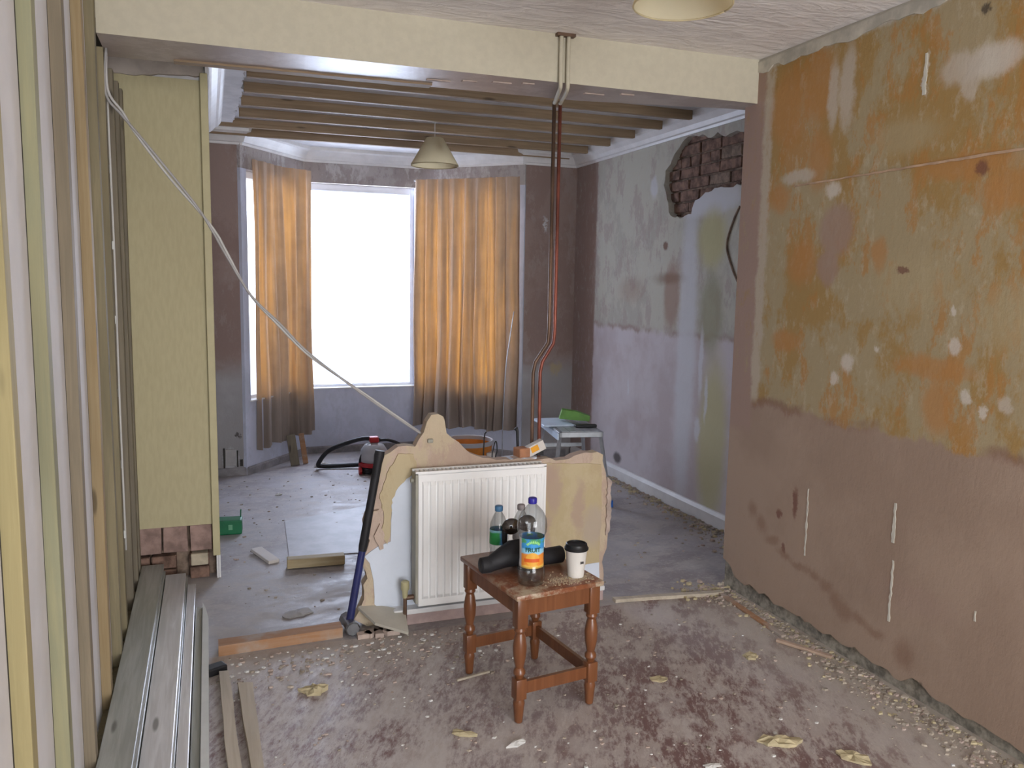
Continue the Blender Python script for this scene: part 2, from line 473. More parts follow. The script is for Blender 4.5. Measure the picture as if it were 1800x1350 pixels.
m_board = simple('plasterboard_paper', (0.654, 0.641, 0.645), 0.75, 0.05, 6, bump=0.05)
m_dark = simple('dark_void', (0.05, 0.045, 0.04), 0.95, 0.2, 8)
stud_mats = [wood('treated_stud_yellow', (0.328, 0.275, 0.135), (0.385, 0.324, 0.164)),
             wood('treated_stud_green', (0.271, 0.267, 0.168), (0.328, 0.307, 0.180)),
             wood('stud_brown', (0.213, 0.176, 0.123), (0.271, 0.221, 0.152)),
             wood('stud_orange', (0.295, 0.213, 0.111), (0.344, 0.262, 0.148)),
             wood('stud_olive', (0.221, 0.189, 0.115), (0.279, 0.234, 0.139)),
             wood('stud_dull', (0.180, 0.156, 0.115), (0.230, 0.197, 0.139))]
m_joist = wood('ceiling_batten_wood', (0.25, 0.175, 0.105), (0.33, 0.24, 0.155), 'x')
m_plank = wood('wet_plank', (0.331, 0.347, 0.319), (0.442, 0.462, 0.437), 'y', 0.3, True, None, 0.6)
m_plank2 = wood('pale_plank', (0.60, 0.60, 0.62), (0.74, 0.75, 0.78), 'y', 0.25, True, None, 0.8)
m_whitestrip = simple('white_plastic_trim', (0.62, 0.64, 0.62), 0.4, 0.05)
m_pale_t = wood('pale_batten', (0.46, 0.40, 0.31), (0.54, 0.48, 0.39), 'y', 0.7, False)
m_sole = wood('orange_sole_plate', (0.38, 0.20, 0.10), (0.42, 0.25, 0.15), 'x', 0.8, False, (0.40, 0.34, 0.29))
m_block = wood('timber_block', (0.380, 0.300, 0.170), (0.480, 0.400, 0.250), 'x', 0.7, False)
m_stool = wood('orange_varnished_pine', (0.168, 0.060, 0.023), (0.216, 0.084, 0.034), 'z', 0.28, False, None, 0.6)
t = NT('varnished_top')
g = t.noise(2.2, 5, 0.6, (22, 1.5, 22)); d = t.noise(11, 6, 0.75); d2 = t.noise(3.5, 3)
c = t.mix(t.rng(g, 0.35, 0.68), (0.188, 0.060, 0.025), (0.247, 0.088, 0.038))
sp = t.n('ShaderNodeSeparateXYZ'); t.l(t.tc, sp.inputs[0])
fr = t.rng(t.math('SUBTRACT', sp.outputs[1], t.math('MULTIPLY', d2, 0.25)), -0.12, -0.3)
c = t.mix(t.math('MULTIPLY', t.rng(d, 0.42, 0.6), fr), c, (0.46, 0.38, 0.27))
c = t.mix(t.math('MULTIPLY', t.rng(d, 0.4, 0.7), 0.25), c, (0.42, 0.36, 0.3))
m_stooltop = t.finish(c, 0.32, g, 0.1, 0.002, 0, 0.5)
m_copper = simple('copper_pipe', (0.26, 0.085, 0.06), 0.5, 0.3, 6, metal=0.5, bump=0.05)
m_oldcopper = simple('dull_copper_pipe', (0.16, 0.10, 0.07), 0.5, 0.3, 6, metal=0.5, bump=0.05)
m_cable = simple('white_cable', (0.55, 0.54, 0.53), 0.5, 0.05)
m_cable2 = simple('grey_cable', (0.38, 0.37, 0.37), 0.5, 0.05)
m_rad = simple('cream_radiator_enamel', (0.88, 0.885, 0.88), 0.35, 0.03, 5, bump=0.02)
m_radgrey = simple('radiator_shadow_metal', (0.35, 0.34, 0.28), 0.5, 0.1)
m_plaster = wall_mat('broken_plaster', 'X', ((0.50, 0.38, 0.30), (0.56, 0.44, 0.36), (0.58, 0.49, 0.34), (0.44, 0.32, 0.26)), warp=0.03, bstr=0.8)
m_beige = wall_mat('beige_wallpaper', 'X', ((0.50, 0.41, 0.25), (0.54, 0.45, 0.29), (0.48, 0.38, 0.24), (0.52, 0.43, 0.28)),
    patches=[(1.45, 0.55, 0.04, 0.12, 'p'), (1.42, 0.33, 0.03, 0.1, 'p'), (1.58, 0.45, 0.03, 0.12, 'p'), (1.66, 0.35, 0.06, 0.1, 'q'), (1.40, 0.62, 0.06, 0.05, 'p')],
    pc={'p': (0.45, 0.335, 0.265), 'q': (0.46, 0.38, 0.31)}, bstr=0.3, warp=0.05)
m_skim = simple('white_painted_plasterboard', (0.660, 0.714, 0.806), 0.6, 0.04, 5, bump=0.05)
m_brick = simple('dark_red_brick', (0.20, 0.125, 0.095), 0.95, 0.5, 18, bump=1.0)
m_brick2 = simple('pale_pink_brick', (0.32, 0.22, 0.19), 0.95, 0.3, 14, bump=0.8)
m_mortar = simple('old_mortar', (0.23, 0.17, 0.13), 0.95, 0.4, 20, bump=1.0)
m_black = simple('black_plastic', (0.012, 0.012, 0.014), 0.42, 0.2, 10, bump=0.1)
m_blackfab = simple('black_rubber', (0.015, 0.015, 0.018), 0.6, 0.2, 20, bump=0.3)
m_navy = simple('navy_blue_shaft', (0.025, 0.03, 0.12), 0.35, 0.2, 10)
m_steel = simple('steel', (0.35, 0.37, 0.40), 0.3, 0.15, 20, metal=0.9)
m_alu = simple('aluminium', (0.42, 0.44, 0.46), 0.4, 0.1, 20, metal=0.55)
m_bluefoot = simple('blue_plastic', (0.02, 0.12, 0.42), 0.4, 0.1)
m_green = simple('green_plastic', (0.09, 0.24, 0.03), 0.5, 0.15)
m_dgreen = simple('dark_green_plastic', (0.01, 0.15, 0.06), 0.45, 0.15)
m_red = simple('red_plastic', (0.42, 0.02, 0.025), 0.35, 0.1)
m_orange = simple('orange_plastic', (0.62, 0.22, 0.03), 0.5, 0.15)
m_orangelab = simple('orange_print', (0.85, 0.38, 0.02), 0.5, 0.03)
m_card = simple('white_card', (0.68, 0.64, 0.60), 0.7, 0.04)
m_bluewhite = simple('white_enamel_sheet', (0.60, 0.70, 0.82), 0.35, 0.05)
m_cupwhite = simple('white_paper_cup', (0.74, 0.72, 0.68), 0.5, 0.02)
m_capblue = simple('dark_blue_cap', (0.03, 0.025, 0.28), 0.35, 0.05)
m_caplight = simple('blue_grey_cap', (0.06, 0.17, 0.32), 0.35, 0.05)
m_capgrey = simple('grey_cap', (0.25, 0.22, 0.22), 0.4, 0.05)
m_terra = simple('terracotta_block', (0.42, 0.20, 0.11), 0.8, 0.2)
m_chipw = simple('white_chip', (0.66, 0.66, 0.64), 0.8, 0.08)
m_chipy = simple('yellow_paper_scrap', (0.50, 0.43, 0.27), 0.8, 0.15, 20)
m_chipg = simple('grey_rubble', (0.38, 0.33, 0.27), 0.95, 0.35, 20, bump=0.8)
m_chipp = simple('pink_plaster_chip', (0.46, 0.37, 0.32), 0.9, 0.2)
m_shade = None
def translucent(name, front, back, w=0.5, noise_scale=6, dirt=False):
    t = NT(name)
    n1 = t.noise(noise_scale, 4)
    fr = t.mix(t.rng(n1, 0.3, 0.7), front, tuple(q*0.85 for q in front))
    if dirt:
        sp = t.n('ShaderNodeSeparateXYZ'); t.l(t.tc, sp.inputs[0])
        d = t.rng(t.math('ADD', sp.outputs[2], t.math('MULTIPLY', t.noise(3, 4), 0.8)), 1.15, 0.75)
        fr = t.mix(t.math('MULTIPLY', d, 0.7), fr, (0.22, 0.20, 0.19))
        bk = t.mix(t.math('MULTIPLY', d, 0.8), back, (0.15, 0.12, 0.10))
    else:
        bk = (back[0], back[1], back[2], 1)
    a = t.n('ShaderNodeBsdfDiffuse'); b = t.n('ShaderNodeBsdfTranslucent'); mx = t.n('ShaderNodeMixShader')
    t.inp(a.inputs[0], fr); t.inp(b.inputs[0], bk)
    mx.inputs[0].default_value = w
    if dirt:
        st = t.noise(16, 6, 0.7, (1.6, 1.6, 0.04)); s2 = t.noise(4, 3, 0.5, (1.3, 1.3, 0.12))
        t.l(t.math('MULTIPLY', t.rng(st, 0.36, 0.62, 0.35, 1.0), t.rng(s2, 0.38, 0.64, w*0.22, w)), mx.inputs[0])
    t.l(a.outputs[0], mx.inputs[1]); t.l(b.outputs[0], mx.inputs[2]); t.l(mx.outputs[0], t.out.inputs[0])
    return t.m
m_curtain = translucent('peach_curtain_cloth', (0.52, 0.40, 0.31), (0.70, 0.31, 0.06), 0.30, 6, True)
m_shade = translucent('cream_lampshade_card', (0.42, 0.38, 0.29), (0.70, 0.58, 0.34), 0.45)
m_shade2 = translucent('pale_lampshade_card', (0.72, 0.66, 0.48), (0.85, 0.75, 0.5), 0.5)
def clear(name, tint=(1, 1, 1), gl=0.12):
    t = NT(name)
    a = t.n('ShaderNodeBsdfTransparent'); b = t.n('ShaderNodeBsdfGlossy'); mx = t.n('ShaderNodeMixShader')
    a.inputs[0].default_value = (*tint, 1)
    b.inputs['Roughness'].default_value = 0.08
    lw = t.n('ShaderNodeLayerWeight'); lw.inputs[0].default_value = 0.35
    f = t.math('ADD', t.math('MULTIPLY', lw.outputs['Facing'], 0.45), gl*0.4)
    t.l(f, mx.inputs[0])
    t.l(a.outputs[0], mx.inputs[1]); t.l(b.outputs[0], mx.inputs[2]); t.l(mx.outputs[0], t.out.inputs[0])
    return t.m
m_pet = clear('clear_plastic_bottle', (0.80, 0.82, 0.83))
m_glass = clear('window_glass', (0.97, 0.98, 1.0), 0.05)

# ------------------------------------------------------------------ the room shell
XL, XR, XF, YB, YN, YF, ZC, ZC2 = -0.335, 2.35, 2.9, -2.2, 3.24, 6.4, 2.48, 2.53
bay = [(0.25, 6.4), (0.75, 7.05), (1.72, 7.05), (2.42, 6.4)]
# floor: near lino, far hardboard, bay
bm = bmesh.new()
box(bm, (-0.6, YB-0.2, -0.1), (3.3, 3.27, 0), mi=0)
box(bm, (-0.6, 3.27, -0.1), (3.3, 7.4, 0), mi=1)
floor = struct(mk('floor', bm, [m_floor, m_floor2]), 'dusty floor with worn purple lino near and grey hardboard beyond')
bm = bmesh.new()
prism(bm, [(0.40, 5.06), (0.365, 4.37), (0.9, 4.33), (1.3, 4.5), (1.3, 5.3), (0.9, 5.25)], 'z', 0.0, 0.005)
o = mk('hardboard_sheet', bm, m_board2, floor)

# near ceiling
ceiling = struct(B('ceiling', (-0.6, YB-0.2, ZC), (3.1, YN+0.02, ZC+0.1), m_ceil), 'swirled textured plaster ceiling of the near room')
# beam over the opening
bm = bmesh.new()
prism(bm, [(XL, YN), (3.05, YN), (3.05, 3.36), (2.30, 3.38), (1.6, 3.52), (XL, 3.56)], 'z', 2.29, 2.62)
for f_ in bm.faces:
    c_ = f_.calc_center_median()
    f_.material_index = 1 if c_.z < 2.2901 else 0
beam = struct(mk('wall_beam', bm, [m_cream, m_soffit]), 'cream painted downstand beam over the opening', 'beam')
bm = bmesh.new()
prism(bm, rag([(-0.1, 3.50), (0.9, 3.47), (0.9, 3.53), (-0.1, 3.545)], 0.05, 0.004, seed=3), 'z', 2.282, 2.30)
mk('timber_lath', bm, m_joist, beam)
bm = bmesh.new()
for (x0, x1, y) in ((1.12, 1.2, 3.33), (1.0, 1.06, 3.36), (1.24, 1.29, 3.30), (0.86, 0.96, 3.4), (1.55, 1.64, 3.36), (1.7, 1.76, 3.31)):
    prism(bm, rag([(x0, y), (x1, y-0.004), (x1, y+0.014), (x0, y+0.018)], 0.02, 0.003, seed=int(x0*100)), 'z', 2.286, 2.291)
o = mk('paint_flakes', bm, m_chipp, beam); o['kind'] = 'stuff'

# right wall of the near room: backing, plaster skin with ragged foot
wall_r = struct(B('wall_right', (XR+0.014, YB-0.2, 0), (3.1, 3.33, 2.6), m_dirty), 'stripped right wall, patchy ochre paper above pink plaster', 'wall')
foot = []
y = YB-0.2
rnd = random.Random(5)
while y < 3.30:
    base = 0.075 if y > 2.95 else (0.06 if y > 2.4 else 0.045)
    foot.append((y, base + rnd.uniform(-0.012, 0.010) + (0.05 if 3.24 < y else 0) + (0.03 if 2.09 < y < 2.16 else 0)))
    y += rnd.uniform(0.02, 0.05)
foot.append((3.33, 0.14))
bm = bmesh.new()
prism(bm, foot + [(3.33, 2.6), (YB-0.2, 2.6)], 'x', XR, XR+0.016)
mk('plaster_layer', bm, m_wr, wall_r)
# plaster run along the top of the wall, horizontal seam, filler streaks
bm = bmesh.new()
prism(bm, rag([(1.0, 1.897), (2.1, 1.897), (2.95, 1.893), (2.95, 1.899), (2.1, 1.905), (1.0, 1.905)], 0.03, 0.0018, seed=8), 'x', XR-0.004, XR+0.002)
mk('plaster_ridge', bm, simple('pale_orange_plaster', (0.48, 0.33, 0.22), 0.9, 0.2), wall_r)
bm = bmesh.new()
for (yy, z0, z1, w) in ((2.751, 0.34, 0.63, 0.004), (2.285, 0.54, 0.69, 0.007), (2.277, 0.24, 0.475, 0.005), (2.296, 2.14, 2.28, 0.007), (1.92, 0.385, 0.42, 0.004)):
    prism(bm, rag([(yy-w, z0), (yy+w, z0), (yy+w*0.7, z1), (yy-w*0.7, z1)], 0.015, 0.0035, seed=int(yy*1000)), 'x', XR-0.002, XR+0.002)
mk('filler_streaks', bm, m_chipp if False else simple('old_white_filler', (0.60, 0.58, 0.50), 0.8, 0.08), wall_r)['kind'] = 'stuff'
bm = bmesh.new()
top = rag([(YB, 2.47), (3.24, 2.47)], 0.04, 0.002, False, 1) + rag([(3.24, 2.425), (YB, 2.43)], 0.035, 0.012, False, 2)
prism(bm, top, 'x', XR-0.006, XR+0.002)
mk('plaster_edge', bm, m_white if False else simple('cream_plaster_remnant', (0.50, 0.47, 0.40), 0.85, 0.2, 12, bump=0.6), wall_r)

# far room right wall: plaster skin with a hacked hole over bricks
wall_rf = struct(B('wall_right_far', (XF+0.055, 3.33, 0), (3.1, 6.5, 2.6), m_mortar), 'pale stripped wall of the far room with hacked brick hole', 'wall')
hole = [(4.969, 2.232), (4.985, 2.14), (4.94, 2.043), (4.888, 1.934), (4.765, 1.904), (4.63, 1.923), (4.591, 2.005), (4.479, 2.044), (4.346, 2.058), (3.9, 2.047), (3.6, 2.05), (3.6, 2.355), (4.083, 2.355), (4.209, 2.363), (4.293, 2.35), (4.373, 2.389), (4.443, 2.366), (4.539, 2.402), (4.623, 2.408), (4.702, 2.413), (4.8, 2.364), (4.887, 2.296)]
bm = bmesh.new()
prism(bm, [(3.33, 0), (6.45, 0), (6.45, 2.6), (3.33, 2.6)], 'x', XF, XF+0.057, holes=[rag(hole, 0.03, 0.010, seed=4)])
mk('plaster_layer', bm, m_wrf, wall_rf)
bricks = []
for i in range(8):
    z0 = 1.875 + i*0.072
    y0 = 3.5 - (0.11 if i % 2 else 0)
    while y0 < 5.05:
        L = 0.212
        if i == 5: L = 0.10
        dp = random.uniform(0.0, 0.016)
        bm = bmesh.new()
        vv = box(bm, (XF+0.032+dp, y0, z0), (XF+0.10, y0+L, z0+0.06), bev=0.004)
        for v in vv:
            v.co += Vector((random.uniform(-.003, .003), random.uniform(-.004, .004), random.uniform(-.003, .003)))
        mk('brick', bm, m_brick if random.random() < 0.8 else m_mortar, wall_rf)
        y0 += L+0.012
bm = bmesh.new(); tube(bm, smooth_path([(XF-0.002, 4.11, 1.93), (XF-0.004, 4.16, 1.86), (XF-0.004, 4.22, 1.72), (XF-0.004, 4.17, 1.60), (XF-0.002, 4.10, 1.50)], 6), 0.007, 6)
mk('buried_cable', bm, m_mortar, wall_rf, True)
# skirting on the far right wall
sk = molding('baseboard_right', [(XF, 6.35), (XF, 3.9)], [(0, 0), (-0.022, 0), (-0.022, 0.07), (-0.010, 0.092), (0, 0.095)], m_gloss_white)
struct(sk, 'white gloss skirting board along the far right wall', 'skirting')

# pier and left end panel of the opening
panel = struct(B('wall_left_nib', (XL-0.1, 4.2, 0.27), (0.002, 4.42, 2.37), m_yellow), 'yellow papered panel wall end at the left', 'wall')
B('side_lining', (0.002, 4.2, 0.0), (0.012, 4.42, 2.46), m_gloss_white, panel)
bm = bmesh.new(); box(bm, (-0.012, 4.175, 0.115), (0.022, 4.20, 2.40), bev=0.003)
mk('timber_trim', bm, simple('yellow_gloss_trim', (0.52, 0.47, 0.28), 0.5, 0.05), panel)
B('trim_stub', (0.004, 4.18, 0.0), (0.012, 4.20, 0.115), m_gloss_white, panel)
B('trim_stub', (0.014, 4.18, 0.0), (0.022, 4.20, 0.115), m_gloss_white, panel)
bm = bmesh.new()
prism(bm, rag([(XL-0.1, 2.36), (0.0, 2.39), (0.015, 2.53), (XL-0.1, 2.53)], 0.03, 0.006, seed=12), 'y', 4.185, 4.4)
mk('plaster_band', bm, simple('dusty_plaster', (0.45, 0.40, 0.36), 0.9, 0.15, 8, bump=0.5), panel)
B('header', (XL-0.1, 4.21, 2.37), (0.0, 4.42, 2.6), m_white, panel)
B('backing', (XL-0.1, 4.26, 0.0), (0.0, 4.42, 0.28), m_mortar, panel)
zz = 0.0
for row, (z0, z1) in enumerate(((0.0, 0.055), (0.065, 0.125), (0.14, 0.27))):
    xs = [(-0.42, -0.245), (-0.236, -0.126), (-0.115, -0.015)] if row == 2 else [(-0.42, -0.30), (-0.29, -0.18), (-0.12, -0.03)]
    for (x0, x1) in xs:
        bm = bmesh.new()
        vv = box(bm, (x0, 4.205, z0), (x1, 4.3, z1), bev=0.004)
        for v in vv: v.co += Vector((random.uniform(-.002, .002), random.uniform(-.004, .004), random.uniform(-.003, .003)))
        mk('brick', bm, m_brick2 if (row == 2) else m_brick, panel)
bm = bmesh.new(); box(bm, (-0.115, 4.19, 0.068), (-0.035, 4.26, 0.128), bev=0.006)
mk('cream_block', bm, simple('cream_stone', (0.50, 0.44, 0.33), 0.9, 0.2), panel)
# left wall of the far room
wall_lf = struct(B('wall_left_far', (-0.45, 4.42, 0), (0.012, 6.5, 2.6), m_front), 'left wall of the far room behind the panel', 'wall')
struct(B('wall_left_passage', (-0.60, YB-0.2, 0), (-0.45, 7.0, 2.6), m_dark), 'dark back of the stud partition', 'wall')
# rear wall with garden door opening
wb_ = empty('wall_rear')
struct(wb_, 'wall behind the photographer with a wide door opening', 'wall')
B('wall_piece', (-0.6, YB-0.2, 0), (0.0, YB, 2.6), m_cream, wb_)
B('wall_piece', (2.25, YB-0.2, 0), (3.1, YB, 2.6), m_cream, wb_)
B('wall_piece', (0.0, YB-0.2, 2.15), (2.25, YB, 2.6), m_cream, wb_)

# far ceiling, left remnant, joists
ceil2 = struct(B('ceiling_far', (-0.6, 3.2, ZC2), (3.1, 7.4, ZC2+0.1), m_white), 'white far room ceiling carrying seven timber battens')
bm = bmesh.new()
prism(bm, [(-0.35, 3.5)] + rag([(0.22, 3.5), (0.20, 4.5), (0.205, 5.0), (0.19, 5.5), (0.18, 5.95)], 0.03, 0.009, False, 6) + [(-0.1, 5.95), (-0.35, 5.9)], 'z', ZC2-0.035, ZC2+0.002)
mk('plaster_remnant', bm, simple('white_ceiling_plaster', (0.62, 0.62, 0.63), 0.8, 0.1, 9, bump=0.4), ceil2)
for i, y in enumerate((3.72, 4.50, 4.86, 5.23, 5.60, 5.98, 6.33)):
    x0 = 0.21 if 0 < i < 5 else 0.012
    if i == 0: x0 = 0.2
    x1 = 2.80 if i else 2.83
    bm = bmesh.new()
    box(bm, (x0, y, ZC2-0.053), (x1, y+0.036, ZC2+0.001), bev=0.003)
    if i == 0:
        for v in bm.verts: v.co.z += 0.03
    for v in bm.verts:
        v.co.y += 0.004*math.sin(v.co.x*3+i)
    mk('batten', bm, m_joist, ceil2)
cor = [(0, 2.42), (-0.012, 2.42), (-0.016, 2.435), (-0.03, 2.44), (-0.045, 2.465), (-0.075, 2.495), (-0.095, 2.505), (-0.10, 2.53), (0, 2.53)]
struct(molding('trim_1', [(0.012, 6.4), bay[0], bay[1], bay[2], bay[3], (2.9, 6.4), (2.9, 3.4)], cor, m_gloss_white), 'white moulded cornice round the bay and right wall', 'cornice')
cor2 = [(0, 2.40), (-0.014, 2.40), (-0.02, 2.42), (-0.03, 2.425), (-0.06, 2.455), (-0.075, 2.462), (-0.09, 2.48), (-0.10, 2.50), (0, 2.50)]
struct(molding('trim_2', [(0.012, 3.57), (0.012, 5.95)], cor2, m_gloss_white), 'short white cornice above the left wall panel', 'cornice')

# front wall and bay
wf = empty('wall_front')
struct(wf, 'stripped front wall with the window bay', 'wall')
B('wall_piece', (-0.6, 6.4, 0), (0.25, 6.6, 2.6), m_front, wf)
B('wall_piece', (2.42, 6.4, 0), (3.1, 6.6, 2.6), m_front, wf)
SILL, HEAD = 0.55, 2.26
def bay_side(idx, a, b, m0, m1):
    """bay wall between plan points a and b, window from fraction m0 to m1"""
    a, b = Vector(a), Vector(b)
    d = (b-a).normalized(); n = Vector((-d.y, d.x))   # n points outwards (away from room) as path runs left to right
    L = (b-a).length
    M = Matrix.Translation((a.x, a.y, 0)) @ Matrix.Rotation(math.atan2(d.y, d.x), 4, 'Z')
    B('sill_wall', (-0.02, 0, 0), (L+0.02, 0.14, SILL), m_bay, wf, M=M)
    B('head_wall', (-0.02, 0, HEAD), (L+0.02, 0.14, 2.6), m_head, wf, M=M)
    w0, w1 = L*m0, L*m1
    if m0 > 0: B('jamb_wall', (-0.02, 0, SILL-0.001), (w0, 0.14, HEAD+0.001), m_bay, wf, M=M)
    if m1 < 1: B('jamb_wall', (w1, 0, SILL-0.001), (L+0.02, 0.14, HEAD+0.001), m_bay, wf, M=M)
    w = empty('window_%d' % idx)
    struct(w, ['', 'left angled bay window behind the left curtain', 'bright centre bay window with white frame', 'right angled bay window behind the right curtain'][idx], 'window')
    fr = 0.035
    bm = bmesh.new()
    box(bm, (w0, 0.06, SILL), (w0+fr, 0.12, HEAD), M, 0.004)
    box(bm, (w1-fr, 0.06, SILL), (w1, 0.12, HEAD), M, 0.004)
    box(bm, (w0+fr, 0.06, HEAD-0.055), (w1-fr, 0.12, HEAD), M, 0.004)
    box(bm, (w0+fr, 0.06, SILL), (w1-fr, 0.12, SILL+fr), M, 0.004)
    mk('window_frame', bm, m_upvc, w)
    B('pane', (w0+fr-0.003, 0.088, SILL+fr-0.003), (w1-fr+0.003, 0.092, HEAD-0.052), m_glass, w, M=M)
    B('window_board', (w0-0.01, -0.015, SILL), (w1+0.01, 0.062, SILL+0.012), m_gloss_white, w, M=M, bev=0.003)
bay_side(1, bay[0], bay[1], 0.06, 0.93)
bay_side(2, bay[1], bay[2], 0.012, 0.965)
bay_side(3, bay[2], bay[3], 0.06, 0.92)
# damp patch skirt line round the bay foot
molding('skirting_strip', [(0.0, 6.4), bay[0], bay[1], bay[2], bay[3], (2.85, 6.4)], [(0, 0), (-0.014, 0), (-0.014, 0.05), (-0.008, 0.06), (0, 0.06)], simple('dirty_grey_skirting', (0.27, 0.26, 0.27), 0.7, 0.3, 8), wf)
# removed socket box in the left front pier
bm = bmesh.new(); box(bm, (0.085, 6.385, 0.075), (0.165, 6.402, 0.20), bev=0.004)
mk('socket_patch', bm, simple('pale_filler_patch', (0.40, 0.39, 0.38), 0.85, 0.1), wf)
bm = bmesh.new(); box(bm, (0.072, 6.39, 0.06), (0.083, 6.402, 0.21)); box(bm, (0.168, 6.39, 0.065), (0.178, 6.402, 0.19)); box(bm, (0.19, 6.39, 0.07), (0.21, 6.402, 0.12))
mk('socket_chase', bm, m_dark, wf)
# bare plaster void above cornice sealed by end walls of the bay roof
struct(B('wall_right_bay', (2.9, 6.4, 0), (3.1, 7.0, 2.6), m_front), 'end of the far right wall beyond the corner', 'wall')

# ------------------------------------------------------------------ stud partition on the left
wall_l = empty('wall_left')
struct(wall_l, 'timber stud partition backed with plasterboard along the left', 'wall')
edges = [1.725, 2.11, 2.515, 2.92, 3.235, 3.47, 3.80, 4.02, 4.17]
ys = [1.725-0.4*k for k in range(9, 0, -1)] + edges
sm = [3, 4, 0, 2, 1, 3, 0, 4, 1] + [0, 1, 2, 3, 4, 4, 5, 5, 5]
prev = YB
for i, (ye, k) in enumerate(zip(ys, sm)):
    y0, y1 = ye-0.046, ye
    ztop = 2.29 if ye > 3.3 else 2.48
    bm = bmesh.new()
    box(bm, (XL-0.072, y0, 0.045), (XL, y1, ztop), bev=0.002)
    bmesh.ops.subdivide_edges(bm, edges=[e for e in bm.edges if abs((e.verts[0].co-e.verts[1].co).z) > 1], cuts=10)
    for v in bm.verts:
        v.co.x += 0.0015*math.sin(v.co.z*2.3+i*2)
        v.co.y += 0.003*math.sin(v.co.z*1.7+i)
    mk('stud', bm, stud_mats[k], wall_l)
    if y0-0.05 > prev:
        B('plasterboard', (XL-0.045, prev-0.004, 0.045), (XL-0.028, y0-0.022, ztop), m_board, wall_l)
        B('painted_shadow_gap', (XL-0.072, y0-0.022, 0.045), (XL-0.030, y0+0.001, ztop), m_dark, wall_l)  # near-black strip paints in the shadow line between board and stud
    prev = y1
B('sole_plate', (XL-0.072, YB, 0), (XL, 4.17, 0.045), stud_mats[4], wall_l)
B('backing_board', (XL-0.10, YB, 0), (XL-0.074, 4.19, 2.6), m_dark, wall_l)
# cable duct light strip beside the far studs
bm = bmesh.new()
tube(bm, smooth_path([(XL+0.004, 3.475, 2.28), (XL+0.006, 3.46, 1.9), (XL+0.006, 3.47, 1.5), (XL+0.004, 3.46, 1.0), (XL+0.004, 3.47, 0.4)], 5), 0.004, 6)
mk('cable_drop', bm, m_cable, wall_l, True)
bm = bmesh.new()
for i in range(7):
    yy = 3.462+0.0*i; z = 0.45+i*0.28
    box(bm, (XL-0.002, yy+0.002, z), (XL+0.006, yy+0.012, z+0.03))
mk('cable_clip', bm, m_whitestrip, wall_l)['kind'] = 'stuff'

# ------------------------------------------------------------------ planks along the partition
def plank(name, x0, x1, y0, y1, z0, z1, mt, label, bow=0.0, tilt=0.0, cat='plank'):
    bm = bmesh.new()
    box(bm, (x0, y0, z0), (x1, y1, z1), bev=0.003)
    bmesh.ops.subdivide_edges(bm, edges=[e for e in bm.edges if abs((e.verts[0].co-e.verts[1].co).y) > 1], cuts=12)
    for v in bm.verts:
        s = (v.co.y-y0)/(y1-y0)
        v.co.x += bow*math.sin(s*PI)*0.6
    return tag(mk(name, bm, mt), label, cat)
plank('plank', -0.333, -0.236, 0.9, 4.17, 0.072, 0.10, m_plank, 'widest top plank lying hard against the stud wall')
plank('plank', -0.333, -0.228, 0.9, 4.15, 0.044, 0.072, m_plank, 'brown plank just under the widest top plank')
plank('plank', -0.333, -0.13, 0.9, 4.13, 0.0, 0.042, m_plank, 'bottom plank of the stack beside the stud wall')
plank('plank', -0.225, -0.136, 1.1, 4.10, 0.043, 0.068, m_plank2, 'pale shiny plank next to the widest top plank')
plank('plank', -0.128, -0.092, 0.9, 4.0, 0.0, 0.045, m_plank2, 'narrow pale timber right of the shiny plank')
plank('plank', -0.089, -0.061, 0.9, 3.74, 0.0, 0.03, m_plank, 'thin brown strip beside the white trim length')
bm = bmesh.new()
prism(bm, [(-0.058, 0.9), (-0.034, 0.9), (-0.036, 3.55), (-0.046, 3.66), (-0.060, 3.74)], 'z', 0.0, 0.05)
tag(mk('trim_length', bm, m_whitestrip), 'long white trim strip with pointed end, outermost of the floor stack', 'trim')

# two pale battens on the near floor
bm = bmesh.new()
prism(bm, rag([(0.0, 3.08), (0.033, 3.075), (0.045, 2.7), (0.085, 1.9), (0.045, 1.9), (0.01, 2.6)], 0.12, 0.003, seed=2), 'z', 0.0, 0.03)
tag(mk('batten', bm, m_pale_t), 'pale rough batten on the floor, left of a pair near the planks', 'timber')
bm = bmesh.new()
prism(bm, rag([(0.062, 2.965), (0.112, 2.95), (0.118, 2.4), (0.125, 1.9), (0.092, 1.9), (0.082, 2.4)], 0.12, 0.002, seed=3), 'z', 0.0, 0.032)
tag(mk('batten', bm, m_pale_t), 'grey pale batten on the floor, right of a pair near the planks', 'timber')
bm = bmesh.new(); box(bm, (-0.04, -0.025, 0), (0.04, 0.025, 0.03), xf((-0.015, 3.13, 0.001), R(25)), 0.006)
tag(mk('scrap_block', bm, m_blackfab), 'small black scrap on the floor beside the white trim strip', 'scrap')

# sole plate left across the opening
bm = bmesh.new()
prism(bm, rag([(0.0, 3.27), (0.485, 3.297), (0.485, 3.367), (0.0, 3.34)], 0.1, 0.003, seed=5), 'z', 0.0, 0.042)
tag(mk('sole_plate', bm, m_sole), 'orange-edged timber plate on the floor left of the radiator wall', 'timber')
bm = bmesh.new()
prism(bm, rag([(1.74, 3.285), (2.28, 3.215), (2.28, 3.245), (1.74, 3.32)], 0.08, 0.004, seed=6), 'z', 0.0, 0.016)
tag(mk('floor_strip', bm, m_pale_t), 'thin pale floor strip between the stub wall and right wall', 'timber')

